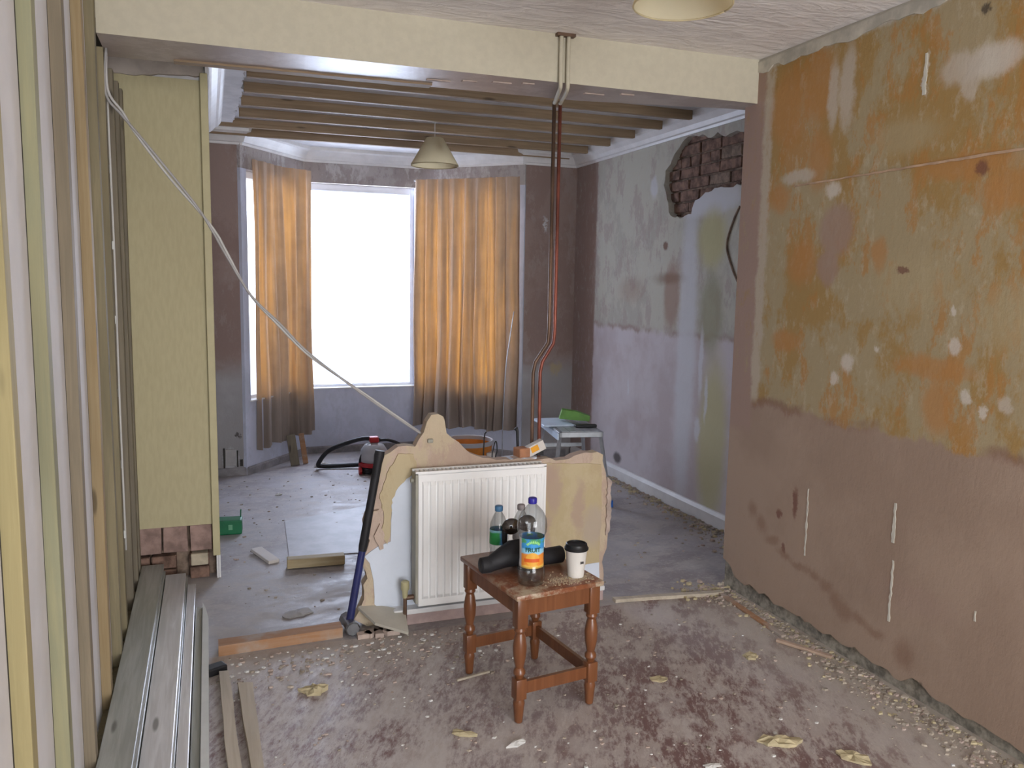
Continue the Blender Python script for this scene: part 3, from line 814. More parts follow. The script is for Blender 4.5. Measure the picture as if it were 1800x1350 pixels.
# ------------------------------------------------------------------ the broken stub wall with its radiator
sw = empty('stub_wall', (0, 0, 0))
tag(sw, 'low broken stub wall with torn plaster top, behind the stool', 'wall')
outl = [(0.60, 0.0), (0.545, 0.035), (0.575, 0.09), (0.589, 0.155), (0.597, 0.24), (0.573, 0.294), (0.60, 0.33), (0.614, 0.377), (0.595, 0.42), (0.602, 0.49), (0.639, 0.548), (0.627, 0.623), (0.663, 0.735), (0.70, 0.75), (0.736, 0.775), (0.81, 0.771), (0.825, 0.80), (0.847, 0.831), (0.86, 0.875), (0.880, 0.905), (0.909, 0.907), (0.932, 0.895), (0.939, 0.876), (0.947, 0.823), (1.025, 0.755), (1.085, 0.715), (1.143, 0.702), (1.25, 0.688), (1.40, 0.682), (1.526, 0.675), (1.58, 0.695), (1.67, 0.70), (1.70, 0.685), (1.716, 0.60), (1.735, 0.54), (1.728, 0.45), (1.737, 0.40), (1.725, 0.33), (1.735, 0.272), (1.718, 0.2), (1.722, 0.106), (1.715, 0.0)]
bm = bmesh.new()
prism(bm, rag(outl, 0.028, 0.009, seed=9), 'y', 3.38, 3.435)
mk('plaster_core', bm, m_plaster, sw)
# outer torn skin, slightly smaller outline, proud of the core
skin = [(0.735, 0.745), (0.80, 0.74), (0.815, 0.69), (0.797, 0.655), (0.735, 0.60), (0.707, 0.55), (0.70, 0.40), (0.688, 0.355), (0.665, 0.40), (0.672, 0.50), (0.655, 0.56), (0.685, 0.66)]
bm = bmesh.new()
prism(bm, rag(skin, 0.015, 0.004, seed=10), 'y', 3.372, 3.381)
mk('torn_paper', bm, m_beige, sw)
skim = [(0.797, 0.662), (0.735, 0.60), (0.707, 0.55), (0.702, 0.365), (0.65, 0.35), (0.590, 0.31), (0.612, 0.28), (0.628, 0.20), (0.632, 0.095), (0.70, 0.035), (1.375, 0.03), (1.375, 0.665)]
bm = bmesh.new()
prism(bm, rag(skim, 0.03, 0.003, seed=11), 'y', 3.3745, 3.3805)
mk('white_skim', bm, m_skim, sw)
bm = bmesh.new()
prism(bm, rag([(1.375, 0.665), (1.375, 0.22), (1.54, 0.16), (1.695, 0.17), (1.70, 0.42), (1.69, 0.64), (1.58, 0.652), (1.50, 0.658), (1.43, 0.663)], 0.03, 0.004, seed=13), 'y', 3.3755, 3.3805)
mk('beige_wallpaper', bm, m_beige, sw)
bm = bmesh.new()
prism(bm, rag([(1.375, 0.22), (1.54, 0.16), (1.695, 0.17), (1.70, 0.04), (1.375, 0.04)], 0.03, 0.002, seed=14), 'y', 3.377, 3.3815)
mk('white_skim', bm, m_skim, sw)
# torn flap at left edge
bm = bmesh.new()
prism(bm, rag([(0.598, 0.47), (0.615, 0.505), (0.65, 0.515), (0.645, 0.49), (0.62, 0.475), (0.612, 0.44)], 0.012, 0.003, seed=15), 'y', 3.358, 3.366)
prism(bm, rag([(0.63, 0.40), (0.655, 0.45), (0.675, 0.40), (0.67, 0.34), (0.655, 0.335), (0.64, 0.37)], 0.012, 0.004, seed=16), 'y', 3.366, 3.374)
mk('torn_flap', bm, m_plaster, sw)
bm = bmesh.new()
prism(bm, rag([(1.722, 0.3), (1.742, 0.32), (1.748, 0.42), (1.738, 0.5), (1.745, 0.56), (1.722, 0.58)], 0.015, 0.004, seed=17), 'y', 3.37, 3.43)
mk('plaster_edge', bm, m_chipp, sw)
# cut-off skirting under the radiator
bm = bmesh.new(); box(bm, (0.715, 3.335, 0.0), (1.70, 3.38, 0.052), bev=0.003)
mk('skirting', bm, simple('pink_primer', (0.44, 0.33, 0.31), 0.7, 0.15), sw)
bm = bmesh.new(); box(bm, (0.705, 3.32, 0.052), (1.70, 3.38, 0.075), bev=0.004)
mk('skirting_top', bm, m_gloss_white, sw)

rad = empty('radiator', (0, 0, 0))
tag(rad, 'cream fluted panel radiator mounted on the broken stub wall', 'radiator')
x0, x1, z0, z1, yf = 0.795, 1.365, 0.105, 0.672, 3.27
bm = bmesh.new()
cols = []
nf = 17
pitch_ = (x1-x0-0.03)/nf
prof = [(x0, yf+0.012), (x0+0.004, yf+0.002), (x0+0.015, yf)]
for i in range(nf):
    a = x0+0.015+i*pitch_
    prof += [(a+pitch_*0.10, yf+0.0015), (a+pitch_*0.24, yf-0.009), (a+pitch_*0.84, yf-0.009), (a+pitch_*0.96, yf+0.002)]
prof += [(x1-0.015, yf), (x1-0.004, yf+0.002), (x1, yf+0.012)]
zs = [z0, z0+0.03, z0+0.045, z1-0.045, z1-0.03, z1]
grid = []
for zi, z in enumerate(zs):
    fl = 1.0 if 2 <= zi <= 3 else 0.0
    row = []
    for (x, y) in prof:
        yy = y if (y > yf+0.0021 or fl) else yf
        row.append(bm.verts.new((x, yy, z)))
    grid.append(row)
for a, b in zip(grid, grid[1:]):
    for k in range(len(prof)-1):
        bm.faces.new((a[k], a[k+1], b[k+1], b[k]))
mk('front_panel', bm, m_rad, rad, True, 25)
B('back_panel', (x0+0.004, 3.278, z0+0.004), (x1-0.004, 3.284, z1-0.004), m_rad, rad)
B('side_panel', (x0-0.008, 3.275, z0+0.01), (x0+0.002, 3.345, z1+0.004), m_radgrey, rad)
B('side_panel', (x1-0.002, 3.275, z0+0.01), (x1+0.008, 3.345, z1+0.004), m_rad, rad)
bm = bmesh.new()
box(bm, (x0-0.008, 3.275, z1), (x1+0.008, 3.285, z1+0.012)); box(bm, (x0-0.008, 3.335, z1), (x1+0.008, 3.347, z1+0.012))
for i in range(30):
    xx = x0+i*(x1-x0-0.008)/29
    box(bm, (xx, 3.285, z1+0.002), (xx+0.008, 3.335, z1+0.010))
mk('top_grille', bm, m_rad, rad)
bm = bmesh.new(); tube(bm, [(x0-0.004, 3.31, z1-0.03), (x0-0.022, 3.31, z1-0.03)], 0.009, 10)
mk('bleed_plug', bm, m_radgrey, rad, True)
bm = bmesh.new()
lathe(bm, [(0.0, 0.075), (0.012, 0.075), (0.018, 0.07), (0.019, 0.04), (0.013, 0.03), (0.011, 0.0), (0.0, 0.0)], 14, xf((x0-0.045, 3.31, 0.135)))
mk('valve_head', bm, simple('yellowed_valve_cap', (0.50, 0.46, 0.27), 0.4, 0.1), rad, True, 40)
bm = bmesh.new()
tube(bm, [(x0-0.045, 3.31, 0.14), (x0-0.045, 3.31, 0.012)], 0.0085, 10)
tube(bm, [(x0-0.045, 3.31, 0.135), (x0+0.002, 3.31, 0.135)], 0.011, 10)
mk('valve_pipe', bm, m_oldcopper, rad, True, 40)
for xx in (x0+0.09, x1-0.1):
    B('bracket', (xx, 3.345, 0.14), (xx+0.03, 3.374, 0.64), m_rad, rad)
# pinkish ledge piece bridging top of radiator and wall
bm = bmesh.new()
prism(bm, rag([(1.19, 0.0), (1.25, 0.006), (1.37, 0.008), (1.37, 0.0)], 0.02, 0.002, seed=3), 'y', 3.385, 3.46, M=Matrix.Translation((0, 0, 0.684)))
mk('white_ledge', bm, m_skim, sw)
# fallen plasterboard piece
bm = bmesh.new()
prism(bm, [(-0.10, 0.09), (-0.075, 0.115), (0.03, 0.10), (0.10, 0.07), (0.105, -0.08), (-0.03, -0.02)], 'z', -0.006, 0.006, M=xf((0.645, 3.275, 0.058), R(-8), R(12), R(6)))
tag(mk('plasterboard_offcut', bm, simple('beige_board', (0.50, 0.47, 0.40), 0.7, 0.05)), 'beige pointed plasterboard offcut leaning at the foot of the stub wall', 'offcut')
bm = bmesh.new()
for k in range(5):
    prism(bm, rag([(-0.03, -0.02), (0.03, -0.02), (0.025, 0.02), (-0.03, 0.015)], 0.015, 0.004, seed=k), 'z', 0, 0.02, M=xf((0.57+0.03*k, 3.27+0.012*(k % 2), 0.001+0.0*k), R(k*40)))
tag(mk('plaster_rubble', bm, m_chipp), 'pink plaster crumbs under the beige plasterboard offcut', 'rubble', kind='stuff')

# ------------------------------------------------------------------ sledgehammer
sh = empty('sledgehammer', (0.520, 3.345, 0.0))
tag(sh, 'long black and blue sledgehammer leaning on the left edge of the stub wall', 'hammer')
p0, p1 = Vector((0.0, 0.0, 0.04)), Vector((0.136, 0.02, 0.765))
bm = bmesh.new()
tube(bm, [p0, p0.lerp(p1, 0.25), p0.lerp(p1, 0.42)], [0.017, 0.016, 0.0155], 12)
mk('shaft', bm, m_navy, sh, True, 40)
bm = bmesh.new()
tube(bm, [p0.lerp(p1, 0.42), p0.lerp(p1, 0.45), p0.lerp(p1, 0.7), p0.lerp(p1, 0.93), p0.lerp(p1, 0.97), p1], [0.0165, 0.019, 0.0175, 0.0185, 0.022, 0.020], 12)
mk('grip', bm, m_blackfab, sh, True, 40)
bm = bmesh.new()
Mh = xf((0.0, 0.0, 0.036), R(95))
tube(bm, [(-0.065, 0, 0), (-0.058, 0, 0), (-0.03, 0, 0), (0.03, 0, 0), (0.058, 0, 0), (0.065, 0, 0)], [0.026, 0.031, 0.026, 0.026, 0.031, 0.026], 8, M=Mh)
mk('hammer_head', bm, m_steel, sh)

# ------------------------------------------------------------------ pipes
def bendpipe(dx, dy, low, name):
    pass
pp = empty('pipe_pair', (1.4, 3.2, 0))
tag(pp, 'pair of copper heating pipes running from ceiling down in front of the beam', 'pipe')
for k, (dx, mlow) in enumerate(((0.0, m_oldcopper), (0.032, m_copper))):
    o_ = Vector((-1.4, -3.2, 0))
    up = smooth_path([Vector((1.376+dx, 3.225, 2.48))+o_, Vector((1.376+dx, 3.225, 2.32))+o_, Vector((1.378+dx, 3.228, 2.27))+o_, Vector((1.40+dx, 3.30, 2.262))+o_, Vector((1.44+dx*0.9, 3.42, 2.262))+o_, Vector((1.467+dx*0.88, 3.50, 2.265))+o_], 5)
    bm = bmesh.new(); tube(bm, up, 0.0085, 10)
    mk('painted_pipe', bm, m_cream, pp, True)['label'] = 'cream painted upper length of pipe'
    x = 1.467+dx*0.88
    dn = [Vector((x, 3.502, 2.275))+o_, Vector((x, 3.505, 1.25))+o_, Vector((x-0.005, 3.505, 1.195))+o_, Vector((x-0.065+dx*0.2, 3.505, 1.11))+o_, Vector((x-0.075+dx*0.2, 3.505, 1.06))+o_, Vector((x-0.073+dx*0.3, 3.505, 0.0))+o_]
    bm = bmesh.new(); tube(bm, dn, 0.0085, 10)
    mk('copper_pipe', bm, mlow, pp, True)
bm = bmesh.new(); box(bm, (-0.045, 0.012, 2.468), (0.035, 0.04, 2.482))
mk('pipe_clip', bm, m_oldcopper, pp)

# ------------------------------------------------------------------ hanging cables
path = [(-0.325, 3.44, 2.29), (-0.328, 3.43, 2.136), (-0.278, 3.42, 2.06), (-0.233, 3.42, 1.993), (-0.121, 3.42, 1.845), (-0.025, 3.42, 1.724), (0.03, 3.42, 1.64), (0.074, 3.42, 1.555), (0.155, 3.42, 1.406), (0.261, 3.42, 1.29), (0.37, 3.42, 1.174), (0.507, 3.42, 1.066), (0.624, 3.42, 0.979), (0.745, 3.42, 0.89), (0.872, 3.415, 0.80)]
cb = empty('cable_bundle')
tag(cb, 'slack twin electric cable hanging diagonally from stud wall to stub wall', 'cable')
for k in range(2):
    pts = [Vector(p)+Vector((0.004*math.sin(i*1.3+k*PI), -0.004*k, 0.006*math.sin(i*1.1+k*PI))) for i, p in enumerate(path)]
    bm = bmesh.new(); tube(bm, smooth_path(pts, 5), 0.0048, 8)
    mk('cable', bm, (m_cable, m_cable2)[k], cb, True)
bm = bmesh.new(); box(bm, (0.862, 3.368, 0.785), (0.886, 3.385, 0.802), bev=0.003)
mk('cable_clip', bm, m_radgrey, cb)

# ------------------------------------------------------------------ stool and what stands on it
ST = (1.057, 2.66, 0.0)
stool = empty('stool_table', ST, R(8))
tag(stool, 'small orange pine side table with turned legs in front of the radiator', 'table')
TW, TL, TH = 0.172, 0.225, 0.455
bm = bmesh.new(); box(bm, (-TW, -TL, TH-0.02), (TW, TL, TH), bev=0.006)
mk('table_top', bm, m_stooltop, stool, True, 30)
lx, ly = 0.142, 0.195
def leg_bm(x, y):
    bm = bmesh.new(); M = xf((x, y, 0))
    box(bm, (-0.02, -0.02, 0.335), (0.02, 0.02, TH-0.02), M, 0.003)
    lathe(bm, [(0.012, 0.34), (0.019, 0.335), (0.021, 0.325), (0.015, 0.315), (0.019, 0.30), (0.0235, 0.27), (0.022, 0.235), (0.016, 0.205), (0.014, 0.195), (0.020, 0.185), (0.021, 0.175), (0.015, 0.165), (0.012, 0.155)][::-1], 16, M)
    box(bm, (-0.02, -0.02, 0.085), (0.02, 0.02, 0.158), M, 0.004)
    lathe(bm, [(0.010, 0.0), (0.014, 0.004), (0.019, 0.06), (0.0205, 0.07), (0.016, 0.088)], 16, M)
    return bm
for sx in (-1, 1):
    for sy in (-1, 1):
        mk('leg', leg_bm(sx*lx, sy*ly), m_stool, stool, True, 35)
for (a, b) in (((-lx, -ly), (lx, -ly)), ((-lx, ly), (lx, ly)), ((-lx, -ly), (-lx, ly)), ((lx, -ly), (lx, ly))):
    lo = (min(a[0], b[0])-0.010, min(a[1], b[1])-0.010, 0.375); hi = (max(a[0], b[0])+0.010, max(a[1], b[1])+0.010, TH-0.02)
    B('apron', lo, hi, m_stool, stool)
for (a, b) in (((-lx, -ly), (lx, -ly)), ((-lx, ly), (lx, ly)), ((lx, -ly), (lx, ly))):
    lo = (min(a[0], b[0])-0.007, min(a[1], b[1])-0.007, 0.10); hi = (max(a[0], b[0])+0.007, max(a[1], b[1])+0.007, 0.142)
    B('stretcher', lo, hi, m_stool, stool)
TZ = TH
def bottle(name, loc, h, r, capm, labm, label, shape='small', rz=0):
    b = empty(name, loc, rz)
    tag(b, label, 'bottle')
    bm = bmesh.new()
    if shape == 'big':
        pr = [(r*0.6, 0.0), (r*0.92, 0.006), (r, 0.03), (r*0.98, 0.06), (r*0.86, 0.075), (r*0.84, 0.09), (r*0.86, 0.15), (r*0.88, 0.165), (r*1.06, 0.185), (r*1.10, 0.205), (r*1.03, 0.23), (r*0.8, 0.252), (r*0.5, 0.268), (0.013, 0.278), (0.0125, h-0.012)]
    else:
        pr = [(r*0.7, 0), (r*0.97, 0.006), (r, 0.02), (r*0.94, 0.04), (r, 0.05), (r, h*0.62), (r*0.92, h*0.70), (r*0.6, h*0.82), (0.012, h*0.88), (0.0115, h-0.010)]
    lathe(bm, pr, 28)
    mk('bottle_body', bm, m_pet, b, True)
    bm = bmesh.new()
    lathe(bm, [(0.014, h-0.020), (0.0150, h-0.018), (0.0150, h-0.003), (0.013, h)], 20)
    mk('cap', bm, capm, b, True, 40)
    bm = bmesh.new()
    if shape == 'big':
        lathe(bm, [(r*0.90, 0.066), (r*0.865, 0.09), (r*0.885, 0.15), (r*0.93, 0.168)], 32, cap=False)
    else:
        lathe(bm, [(r+0.0006, 0.065), (r+0.0006, h*0.58)], 28, cap=False)
    mk('bottle_label', bm, labm, b, True)
    return b
# squash bottle label: blue sky over orange fruit
t = NT('squash_label')
sp = t.n('ShaderNodeSeparateXYZ'); t.l(t.tc, sp.inputs[0])
nz = t.noise(45, 3, 0.6)
z_ = t.math('ADD', sp.outputs[2], t.math('MULTIPLY', t.math('SUBTRACT', nz, 0.5), 0.02))
c = t.mix(t.rng(z_, 0.112, 0.118), (0.80, 0.28, 0.04), (0.30, 0.62, 0.82))
c = t.mix(t.rng(z_, 0.128, 0.136), c, (0.05, 0.32, 0.70))
c = t.mix(t.math('MULTIPLY', t.rng(z_, 0.150, 0.156), t.rng(nz, 0.45, 0.55)), c, (0.08, 0.35, 0.15))
c = t.mix(t.math('MULTIPLY', t.rng(z_, 0.078, 0.072), 1.0), c, (0.82, 0.52, 0.10))
c = t.mix(t.rng(sp.outputs[0], -0.032, -0.036), c, (0.70, 0.68, 0.70))
m_label = t.finish(c, 0.35, spec=0.5)
BIG = bottle('squash_bottle', (1.005, 2.512, TZ), 0.300, 0.047, m_capblue, m_label, 'tall clear plastic bottle with dark blue cap and orange fruit label', 'big', R(-22))
def bend_mesh(name, pts2d_faces, r, z, ang, mt, parent):
    pass
def on_cyl(bm, r, ang):
    for v in bm.verts:
        a = ang + v.co.x/r
        rr = r + v.co.y
        z = v.co.z
        v.co = Vector((rr*math.sin(a), -rr*math.cos(a), z))
def text_on_cyl(word, size, r, z, ang, mt, parent, name='lettering'):
    cu = bpy.data.curves.new('t', 'FONT'); cu.body = word; cu.size = size; cu.align_x = 'CENTER'; cu.align_y = 'CENTER'; cu.extrude = 0.0; cu.offset = 0.0006
    ob = bpy.data.objects.new('t', cu); col.objects.link(ob)
    dg = bpy.context.evaluated_depsgraph_get()
    me = bpy.data.meshes.new_from_object(ob.evaluated_get(dg))
    bpy.data.objects.remove(ob)
    bm = bmesh.new(); bm.from_mesh(me)
    bmesh.ops.subdivide_edges(bm, edges=bm.edges[:], cuts=1)
    for v in bm.verts:
        v.co = Vector((v.co.x, 0.0006, v.co.y+z))
    on_cyl(bm, r, ang)
    return mk(name, bm, mt, parent)
m_txt = simple('dark_green_print', (0.015, 0.10, 0.06), 0.5, 0.02)
m_ltgreen = simple('light_green_print', (0.35, 0.75, 0.25), 0.5, 0.02)
bm = bmesh.new()
n_ = 24
cx_, cz_, rr_ = 0.004, 0.098, 0.024
cvert = bm.verts.new((cx_, 0.0003, cz_))
ring = [bm.verts.new((cx_+rr_*math.cos(2*PI*i/n_), 0.0003, cz_+rr_*0.95*math.sin(2*PI*i/n_))) for i in range(n_)]
for i in range(n_): bm.faces.new((cvert, ring[i], ring[(i+1) % n_]))
bmesh.ops.subdivide_edges(bm, edges=bm.edges[:], cuts=2)
on_cyl(bm, 0.0415, 0.0)
mk('orange_slice_print', bm, simple('orange_fruit_print', (0.88, 0.45, 0.06), 0.5, 0.1), BIG)
bm = bmesh.new()
bmesh.ops.create_grid(bm, x_segments=10, y_segments=2, size=1)
for v in bm.verts: v.co = Vector((v.co.x*0.027+0.002, 0.0007, 0.094+v.co.y*0.006))
on_cyl(bm, 0.0415, 0.0)
mk('red_band_print', bm, simple('red_orange_print', (0.75, 0.12, 0.02), 0.5, 0.05), BIG)
text_on_cyl('FRUIT', 0.020, 0.0425, 0.130, 0.12, m_txt, BIG)
bm = bmesh.new()
for i in range(9):
    a = -0.9+i*0.225
    cx, cz = 0.004+0.026*math.sin(a), 0.134+0.024*math.cos(a)
    q = [bm.verts.new((cx+dx*math.cos(a)+dz*math.sin(a), 0.0008, cz-dx*math.sin(a)+dz*math.cos(a))) for dx, dz in ((-0.0022, -0.004), (0.0022, -0.004), (0.0022, 0.004), (-0.0022, 0.004))]
    bm.faces.new(q)
on_cyl(bm, 0.0425, 0.05)
mk('leaf_arc_print', bm, m_ltgreen, BIG)

t = NT('water_label')
sp = t.n('ShaderNodeSeparateXYZ'); t.l(t.tc, sp.inputs[0])
nz = t.noise(30, 3, 0.6)
c = t.mix(t.rng(t.math('ADD', sp.outputs[0], t.math('MULTIPLY', nz, 0.02)), 0.0, 0.012), (0.02, 0.25, 0.06), (0.10, 0.28, 0.60))
c = t.mix(t.rng(t.math('ADD', sp.outputs[2], t.math('MULTIPLY', nz, 0.02)), 0.118, 0.125), c, (0.20, 0.42, 0.50))
m_wlabel = t.finish(c, 0.4)
bottle('water_bottle', (0.978, 2.775, TZ), 0.205, 0.033, m_caplight, m_wlabel, 'small clear water bottle with pale blue cap and green-blue label', 'small')
bottle('water_bottle', (1.075, 2.80, TZ), 0.195, 0.031, m_capgrey, simple('grey_white_label', (0.45, 0.42, 0.40), 0.5, 0.1), 'small clear bottle with grey cap half hidden behind the tall bottle', 'small')
# coffee cup
cup = empty('coffee_cup', (1.182, 2.535, TZ))
tag(cup, 'white paper coffee cup with black lid on the small table', 'cup')
bm = bmesh.new()
lathe(bm, [(0.026, 0.0), (0.028, 0.0), (0.0285, 0.003), (0.0385, 0.098), (0.040, 0.10), (0.037, 0.102)], 32)
mk('cup_body', bm, m_cupwhite, cup, True, 40)
bm = bmesh.new()
lathe(bm, [(0.0415, 0.096), (0.0425, 0.098), (0.0425, 0.103), (0.039, 0.106), (0.037, 0.117), (0.034, 0.119), (0.032, 0.114), (0.0, 0.113)], 32)
mk('cup_lid', bm, m_black, cup, True, 40)
bm = bmesh.new()
for (xa, xb, za, zb) in ((-0.006, -0.002, 0.052, 0.062), (-0.001, 0.002, 0.053, 0.062), (0.003, 0.007, 0.052, 0.061), (-0.006, 0.007, 0.056, 0.058)):
    q = [bm.verts.new((x, 0.0006, z)) for x, z in ((xa, za), (xb, za), (xb, zb), (xa, zb))]
    bm.faces.new(q)
on_cyl(bm, 0.0345, R(12))
mk('logo_mark', bm, m_black, cup)
# black power tool
tool = empty('power_tool', (1.02, 2.655, TZ))
tag(tool, 'black power tool lying across the small table behind the tall bottle', 'tool')
bm = bmesh.new()
tube(bm, [(-0.155, -0.01, 0.032), (-0.150, -0.01, 0.032), (-0.12, -0.008, 0.033), (-0.115, -0.008, 0.034), (-0.07, -0.003, 0.05), (-0.03, 0.0, 0.062), (0.02, 0.01, 0.062), (0.045, 0.015, 0.055)], [0.022, 0.028, 0.029, 0.027, 0.037, 0.047, 0.046, 0.03], 18)
mk('tool_body', bm, m_blackfab, tool, True, 40)
bm = bmesh.new()
tube(bm, [(0.02, 0.0, 0.045), (0.06, 0.004, 0.036), (0.10, 0.012, 0.033), (0.165, 0.02, 0.033), (0.172, 0.02, 0.033)], [0.040, 0.034, 0.030, 0.031, 0.026], 16)
mk('battery_grip', bm, m_blackfab, tool, True, 40)
bm = bmesh.new()
tube(bm, [(-0.0, -0.02, 0.03), (0.015, -0.055, 0.026), (0.02, -0.07, 0.022)], [0.026, 0.022, 0.015], 12)
mk('handle', bm, m_black, tool, True, 40)
# glossy dark goggles
gg = empty('safety_goggles', (1.040, 2.728, TZ))
tag(gg, 'shiny dark rounded goggles resting behind the black power tool', 'goggles')
m_glossd = simple('dark_glossy_lens', (0.03, 0.022, 0.018), 0.08, 0.1, 5, bump=0.0, spec=0.9)
bm = bmesh.new()
bmesh.ops.create_uvsphere(bm, u_segments=20, v_segments=12, radius=1)
for v in bm.verts: v.co = Vector((v.co.x*0.036-0.03, v.co.y*0.022, v.co.z*0.03+0.137))
mk('lens', bm, m_glossd, gg, True)
bm = bmesh.new()
bmesh.ops.create_uvsphere(bm, u_segments=20, v_segments=12, radius=1)
for v in bm.verts: v.co = Vector((v.co.x*0.036+0.03, v.co.y*0.022, v.co.z*0.03+0.145))
mk('lens', bm, m_glossd, gg, True)
bm = bmesh.new()
tube(bm, smooth_path([(-0.055, 0.0, 0.125), (-0.045, 0.012, 0.06), (0.0, 0.016, 0.012), (0.045, 0.012, 0.06), (0.055, 0.0, 0.125)], 5), 0.010, 8)
mk('strap', bm, m_blackfab, gg, True)
# sawdust on stool
bm = bmesh.new()
rnd = random.Random(21)
for i in range(260):
    x = rnd.gauss(0.07, 0.05); y = rnd.gauss(-0.165, 0.03)
    if abs(x) > 0.165 or abs(y) > 0.215: continue
    s = rnd.uniform(0.0015, 0.004)
    bmesh.ops.create_cone(bm, cap_ends=True, segments=4, radius1=s, radius2=s*0.3, depth=s*0.7, matrix=xf((x, y, TH+s*0.3), rnd.uniform(0, 3)))
o = mk('sawdust', bm, simple('tan_sawdust', (0.46, 0.37, 0.25), 0.95, 0.2), stool); o['kind'] = 'stuff'

# ------------------------------------------------------------------ things on and behind the stub wall
bx = empty('accessory_box', (1.385, 3.425, 0.692))
tag(bx, 'tilted white box with orange label on top of the stub wall by the pipes', 'box')
bm = bmesh.new(); box(bm, (-0.044, -0.02, 0.0), (0.044, 0.02, 0.045), xf((-0.0, 0, 0.014), 0, 0, R(-24)), 0.002)
mk('carton', bm, m_card, bx)
bm = bmesh.new(); box(bm, (-0.026, -0.0212, 0.012), (0.012, -0.0195, 0.038), xf((-0.0, 0, 0.014), 0, 0, R(-24)))
mk('orange_label', bm, m_orangelab, bx)
bm = bmesh.new(); box(bm, (0.0, -0.012, 0.0), (0.03, 0.012, 0.018))
mk('box_flap', bm, m_black, bx)
bm = bmesh.new(); box(bm, (-0.028, -0.03, 0), (0.028, 0.03, 0.044), xf((1.312, 3.425, 0.688), R(12)), 0.005)
tag(mk('terracotta_block', bm, m_terra), 'small terracotta brown block on the stub wall left of the white box', 'block')
for (pts, r, lab) in (([(1.147, 3.49, 0.0), (1.150, 3.485, 0.70), (1.160, 3.478, 0.80)], 0.0032, 'thin dark upright wire behind the torn plaster peak'),
                      ([(1.318, 3.492, 0.0), (1.316, 3.488, 0.73), (1.300, 3.484, 0.802)], 0.0065, 'thick dark upright rod behind the terracotta block')):
    bm = bmesh.new(); tube(bm, smooth_path(pts, 4), r, 8)
    tag(mk('upright_rod', bm, m_black, None, True), lab, 'rod')
bm = bmesh.new()
tube(bm, smooth_path([(1.188, 3.485, 0.0), (1.19, 3.485, 0.62), (1.197, 3.483, 0.72), (1.207, 3.48, 0.755), (1.215, 3.485, 0.71), (1.205, 3.49, 0.6), (1.205, 3.49, 0.0)], 6), 0.0028, 8)
tag(mk('wire_loop', bm, m_black, None, True), 'black looped wire standing up behind the stub wall', 'wire')
bk = empty('orange_tub', (1.70, 5.5, 0))
tag(bk, 'open orange tub with pale grey rim on the floor behind the stub wall', 'tub')
bm = bmesh.new(); lathe(bm, [(0.13, 0.0), (0.135, 0.005), (0.172, 0.345), (0.166, 0.345), (0.130, 0.012), (0.0, 0.010)], 36); mk('tub_body', bm, m_orange, bk, True, 40)
bm = bmesh.new(); lathe(bm, [(0.165, 0.335), (0.164, 0.362), (0.174, 0.366), (0.181, 0.360), (0.179, 0.335)], 36, cap=False); mk('tub_rim', bm, simple('pale_grey_rim', (0.42, 0.42, 0.44), 0.5, 0.05), bk, True, 40)
B('tub_label', (0.09, -0.155, 0.19), (0.15, -0.1, 0.29), m_card, bk)

# hop-up platform
hp = empty('step_platform', (2.33, 5.13, 0), R(-10))
tag(hp, 'aluminium folding work platform with blue feet by the far right wall', 'platform')
W2, L2, HZ = 0.15, 0.27, 0.50
bm = bmesh.new()
box(bm, (-W2, -L2, HZ-0.035), (W2, -L2+0.022, HZ), bev=0.003); box(bm, (-W2, L2-0.022, HZ-0.035), (W2, L2, HZ), bev=0.003)
box(bm, (-W2, -L2, HZ-0.035), (-W2+0.022, L2, HZ), bev=0.003); box(bm, (W2-0.022, -L2, HZ-0.035), (W2, L2, HZ), bev=0.003)
mk('platform_frame', bm, m_alu, hp)
for i in range(5):
    xx = -W2+0.026+i*0.05
    B('tread_slat', (xx, -L2+0.02, HZ-0.008), (xx+0.046, L2-0.02, HZ+0.002), m_alu, hp)
for sx in (-1, 1):
    for sy in (-1, 1):
        a = Vector((sx*(W2-0.012), sy*(L2-0.03), HZ-0.02)); b = Vector((sx*(W2+0.045), sy*(L2+0.035), 0.035))
        bm = bmesh.new(); tube(bm, [a, b], 0.014, 4); lg = mk('leg', bm, m_alu, hp)
        bm = bmesh.new(); box(bm, b-Vector((0.02, 0.022, 0.035)), b+Vector((0.02, 0.022, 0.012)), bev=0.004); mk('foot', bm, m_bluefoot, lg)
for sy in (-1, 1):
    B('cross_bar', (-W2+0.005, sy*(L2-0.01)-0.008, 0.30), (W2-0.005, sy*(L2-0.01)+0.008, 0.325), m_alu, hp)
B('side_rail', (-W2-0.012, -L2, HZ-0.05), (-W2-0.002, L2, HZ-0.01), m_bluewhite, hp)
bm = bmesh.new(); box(bm, (-0.115, -0.15, 0), (0.10, 0.15, 0.012), xf((2.24, 5.23, HZ+0.003), R(-6)), 0.003)
tag(mk('white_tray', bm, m_bluewhite), 'flat pale blue-white tray lying on the work platform', 'tray')
bm = bmesh.new()
prism(bm, [(-0.11, -0.02), (0.10, -0.035), (0.105, 0.0), (0.02, 0.03), (-0.09, 0.045)], 'y', -0.035, 0.035, M=xf((2.385, 5.20, HZ+0.055), R(-20)))
tag(mk('green_case', bm, m_green), 'bright green plastic case on the work platform', 'case')
bm = bmesh.new(); box(bm, (-0.075, -0.02, 0), (0.075, 0.02, 0.02), xf((2.385, 5.02, HZ+0.003), R(-8)), 0.005)
tag(mk('black_tool', bm, m_black), 'black hand tool lying on the work platform before the green case', 'tool')

